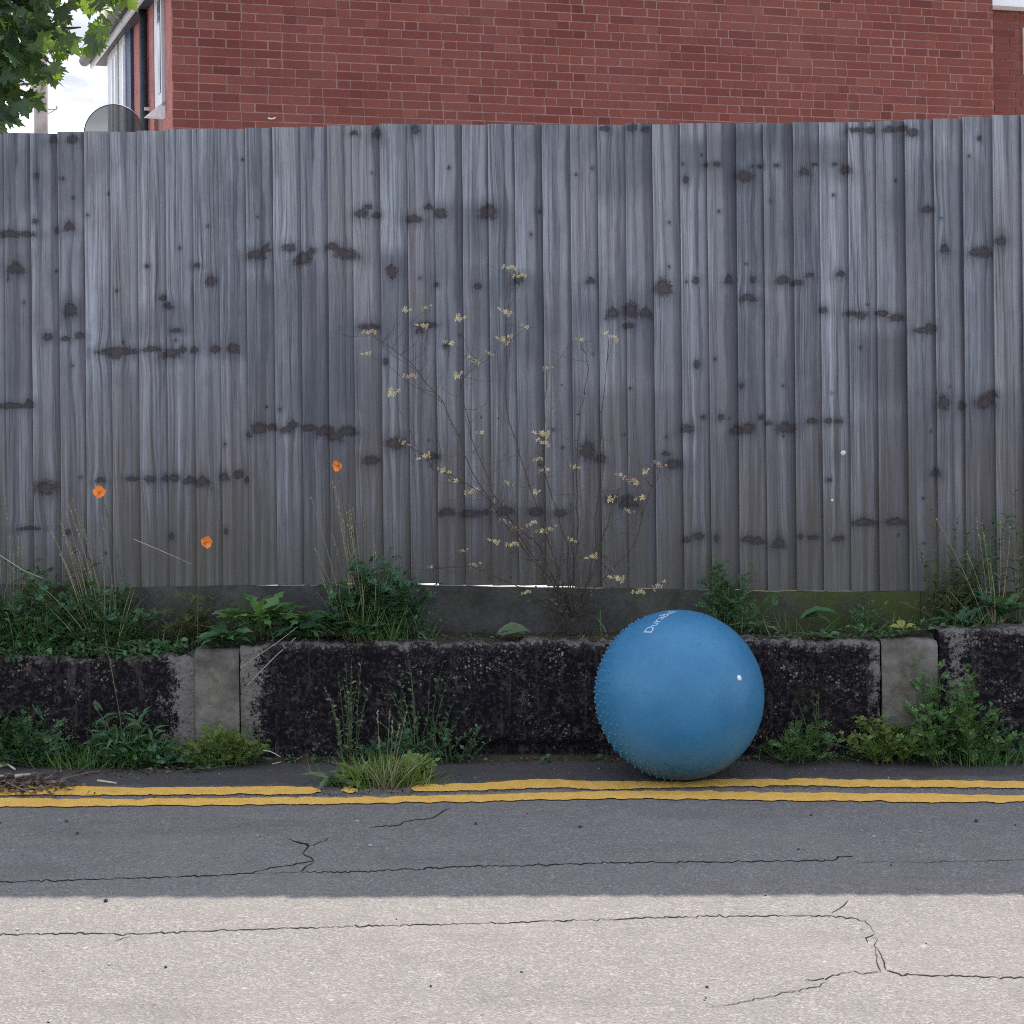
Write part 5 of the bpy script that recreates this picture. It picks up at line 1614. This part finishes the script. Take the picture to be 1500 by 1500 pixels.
for _ in range(1300):     # and on the wall top against the gravel boards
    x = r3.uniform(-2.3, 2.3); px_ = to_px(Vector((x, 5.5, .5)))[0]
    if 640 < px_ < 1060 and r3.random() < .85: continue
    z = np.interp(x, [xa, xb, xc, xd], [zl, zm, zm, zr]); P = Vector((x, wallY(x) + r3.uniform(.03, .24), z - .01))
    if r3.random() < .35: gy.add(T_blade(r3.uniform(.3, 1.2), .03), P, basis(Vector((r3.gauss(0, .5), r3.gauss(-.3, .5), 1)), rvec(r3)), r3.uniform(.03, .10))
    else: gc.add(LT_['small'][0] if r3.random() < .6 else LT_['ovate'][r3.randrange(3)], P, basis(Vector((r3.gauss(0, 1), r3.gauss(-.4, 1), r3.uniform(.1, .9))), Vector((0, -.3, 1)) + rvec(r3) * .5), r3.uniform(.010, .030))
tag(link('ground_cover', gc.mesh('ground_cover', MAT['leaf_mid'])), kind='stuff')
tag(link('short_grass', gy.mesh('short_grass', MAT['leaf_fresh'])), kind='stuff')
# small litter and loose things
def scrap(px, py, Y, s, label, seed, name='paper_scrap', cat='litter', mat='litter'):
    r = random.Random(seed); vs, fs = [], []
    for j in range(4):
        for i in range(4): vs.append(((i/3 - .5) * s * r.uniform(.8, 1.2), r.gauss(0, s * .18), j/3 * s * .8))
    for j in range(3):
        for i in range(3): fs.append((j*4+i, j*4+i+1, (j+1)*4+i+1, (j+1)*4+i))
    o = link(name, mesh_data(name, vs, fs, [MAT[mat]])); o.location = at(px, py, Y)
    tag(o, label, cat); return o
scrap(1440, 1111, 5.24, .026, 'crumpled white paper scrap by the right wall foot', 1)
for nm, (px, py, rr, lb) in (('snail_shell', (1235, 664, .0115, 'larger pale round snail shell stuck high on the fence')), ('snail_shell', (1219, 733, .006, 'tiny pale snail shell on the fence below the larger one'))):
    P = on_line(px, py, FENCE_A - .040)
    mb_ = MB(); nseg = 26; pts, rad = [], []
    for i in range(nseg):
        t = i / (nseg - 1); an = t * 4.4 * math.pi; R_ = rr * .62 * (1 - t) ** 1.0
        pts.append(Vector((R_ * math.cos(an), -rr * .55 * t, R_ * math.sin(an))))
    mb_.tube(pts, rr * .46, 8, rr * .18)
    o = link(nm, mesh_data(nm, mb_.v, mb_.f, [MAT['shell']], True)); o.location = P
    tag(o, lb, 'snail', 'snail shells on the fence')

# ================================================================== BEYOND THE FENCE
# satellite dish on a mast in the garden
DY = 10.6
dc = at(166.5, 196, DY)
dish = empty('satellite_dish', (dc.x, dc.y, gz), 'dark mesh satellite dish showing above the fence before the house', 'satellite dish')
m = Mat("perforated_metal")
mk = m.n('ShaderNodeBsdfTransparent')
ms = m.n('ShaderNodeMixShader')
m.col(m.mix(m.noise(m.pos(), 25, 4), (.018, .022, .03), (.035, .04, .05))); m.rough(.5)
ms.inputs[0].default_value = .84
m.t.links.new(mk.outputs[0], ms.inputs[1]); m.t.links.new(m.b.outputs[0], ms.inputs[2]); m.t.links.new(ms.outputs[0], m.out.inputs['Surface'])
MAT['mesh'] = m.m
RX, RZ = 43.5 / F * DY, 43.0 / F * DY
zc = dc.z - gz
dv, df = [(0, .07, zc)], []
for i in range(1, 7):
    for k in range(40):
        t = i / 6; a = 2 * math.pi * k / 40
        dv.append((RX * t * math.cos(a), .07 * (1 - t * t), zc + RZ * t * math.sin(a)))
for k in range(40): df.append((0, 1 + k, 1 + (k + 1) % 40))
for i in range(5):
    for k in range(40):
        a, b = 1 + i*40 + k, 1 + i*40 + (k+1) % 40
        df.append((a, a + 40, b + 40, b))
link('reflector', mesh_data('reflector', dv, df, [MAT['mesh']], True), dish)
rm = MB(); rm.tube([(RX * math.cos(2*math.pi*k/40), 0, zc + RZ * math.sin(2*math.pi*k/40)) for k in range(41)], .0035, 5, cap=False)
link('rim', mesh_data('rim', rm.v, rm.f, [MAT['dark']], True), dish)
rm = MB(); rm.tube([(0.02, .12, 0), (0.02, .12, zc)], .02, 8); rm.tube([(.02, .12, zc - .02), (0, .06, zc - .02)], .015, 6)
link('mast', mesh_data('mast', rm.v, rm.f, [MAT['dark']], True), dish)
rm = MB(); rm.tube([(0, .06, zc - RZ * .9), (0, -.20, zc - RZ * .75)], .008, 6); rm.tube([(0, -.20, zc - RZ * .75), (0, -.25, zc - RZ * .70)], .022, 8)
link('feed_arm', mesh_data('feed_arm', rm.v, rm.f, [MAT['dark']], True), dish)
rm = MB(); rm.tube([(-RX * .15, .065, zc + .012), (RX * .55, .05, zc + .004), (RX * .9, .02, zc + .002)], .012, 6)
link('back_bar', mesh_data('back_bar', rm.v, rm.f, [MAT['navy']], True), dish)

# telegraph pole
PYp = 24.0
pb = at(56.5, 190, PYp)
pole = empty('telegraph_pole', (pb.x, pb.y, 0), 'pale wooden telegraph pole behind the overhanging tree branch', 'pole')
mb_ = MB(); mb_.tube([(0, 0, -.02), (.03, 0, 4), (.06, 0, 9.2)], .128, 14, .098); link('shaft', mesh_data('shaft', mb_.v, mb_.f, [MAT['pole']], True), pole)
q0 = at(69, 160, PYp) - Vector((pb.x, pb.y, 0)); q1 = at(83, 160, PYp) - Vector((pb.x, pb.y, 0)); q2 = at(69, 171, PYp) - Vector((pb.x, pb.y, 0))
mb_ = MB(); mb_.tube([q0 - Vector((.1, 0, 0)), q1], .010, 5); mb_.tube([q2 - Vector((.08, 0, 0)), q1 - Vector((.02, 0, .01))], .008, 5); mb_.tube([q1, q1 + Vector((0, 0, .05))], .014, 6)
link('bracket', mesh_data('bracket', mb_.v, mb_.f, [MAT['pole']]), pole)

# maple leaning in from the left
TB = Vector((-4.55, 8.4, gz))
tree = empty('maple_tree', TB, 'green maple tree with lobed leaves overhanging the fence corner', 'tree')
tr = MB()
tpts = [Vector((0, 0, -.05)), Vector((.05, .02, .8)), Vector((.12, -.02, 1.7)), Vector((.2, 0, 2.6)), Vector((.22, .05, 3.8))]
tr.tube(tpts, .16, 10, .08)
limbs = []
def limb(pts, r0):
    tr.tube(pts, r0, 7, r0 * .08)
    limbs.append(pts)
rs = random.Random(12)
def px_off(px, py, Y): return at(px, py, Y) - TB
limb([tpts[2], Vector((.7, -.2, 2.2)), px_off(-20, 40, 8.0), px_off(60, 45, 7.8), px_off(118, 40, 7.6)], .05)
limb([tpts[2], Vector((.6, -.4, 2.0)), px_off(-60, 90, 7.7), px_off(0, 105, 7.5), px_off(35, 120, 7.4)], .045)
limb([tpts[3], Vector((.9, .1, 2.9)), px_off(30, -40, 8.3), px_off(120, -20, 8.0), px_off(165, -10, 7.9)], .05)
for k in range(9):
    a = rs.uniform(0, 6.28); h0 = rs.uniform(2.0, 3.7)
    b = Vector((.18, 0, h0)); e = b + Vector((math.cos(a) * rs.uniform(.8, 1.5), math.sin(a) * rs.uniform(.8, 1.4), rs.uniform(.3, 1.2)))
    if e.x > 1.0: e.x = 1.0
    limb([b, b.lerp(e, .5) + Vector((0, 0, .15)), e], .045)
link('trunk', mesh_data('trunk', tr.v, tr.f, [MAT['bark']], True), tree)
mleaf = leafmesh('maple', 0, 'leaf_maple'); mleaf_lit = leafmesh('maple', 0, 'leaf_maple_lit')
# leaves in view: sampled inside the outline the branch makes above the fence
OUT = [(-40,195),(6,190),(14,180),(22,165),(45,152),(48,140),(52,120),(70,128),(84,122),(80,105),(72,92),(78,80),(92,88),(104,108),(98,92),(90,72),(108,66),(124,78),(140,62),(150,45),(160,30),(166,14),(190,2),(200,-40),(-40,-60)]
def inside(x, y):
    c = False
    for (x0, y0), (x1, y1) in zip(OUT, OUT[1:] + OUT[:1]):
        if (y0 > y) != (y1 > y) and x < (x1 - x0) * (y - y0) / (y1 - y0) + x0: c = not c
    return c
HOLES = [(73,30,8),(76,42,10),(97,26,12),(122,34,10),(130,38,8),(112,56,9),(60,84,7),(36,112,8),(30,132,9),(133,20,5),(90,1,8),(14,158,6),(120,58,9)]
crown = Scatter(); nsingle = 0
tries = 0
pl = []
while len(pl) < 620 and tries < 9000:
    tries += 1
    x, y = rs.uniform(-40, 200), rs.uniform(-50, 195)
    if not inside(x, y): continue
    if any((x - hx) ** 2 + (y - hy + 6) ** 2 < (hr + 5) ** 2 for hx, hy, hr in HOLES) and rs.random() < .93: continue
    if x > 95 and rs.random() < .35: continue
    pl.append((x, y))
for x, y in pl:
    Yd = rs.uniform(7.2, 8.2)
    P = at(x, y - 8, Yd) - TB
    sz = rs.uniform(.075, .135)
    dirv = Vector((rs.gauss(.25, .5), rs.gauss(-.15, .5), rs.gauss(-.65, .35)))
    R = basis(dirv, Vector((rs.gauss(0, .7), rs.gauss(-.5, .7), rs.gauss(.7, .5))))
    if nsingle < 300 and x > -20 and y > -10:
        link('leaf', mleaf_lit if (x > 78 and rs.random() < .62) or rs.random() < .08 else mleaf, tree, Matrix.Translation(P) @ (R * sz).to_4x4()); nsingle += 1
    else: crown.add(LT_['maple'][0], P, R, sz)
for pts in limbs:       # the rest of the crown, mostly out of the picture
    for k in range(150):
        t = rs.uniform(.35, 1.05); i = min(int(t * (len(pts) - 1)), len(pts) - 2); f_ = t * (len(pts) - 1) - i
        P = pts[i].lerp(pts[i + 1], min(1.1, f_)) + Vector((rs.gauss(0, .28), rs.gauss(0, .28), rs.gauss(0, .24)))
        q = to_px(P + TB)
        if q[0] > -45 and q[1] > -45 and P.y + TB.y > 0: continue
        R = basis(Vector((rs.gauss(0, .6), rs.gauss(0, .6), rs.gauss(-.6, .3))), Vector((rs.gauss(0, .5), rs.gauss(0, .5), 1)))
        crown.add(LT_['maple'][0], P, R, rs.uniform(.09, .15))
o = link('crown', crown.mesh('crown', MAT['leaf_maple']), tree); tag(o, kind='stuff')
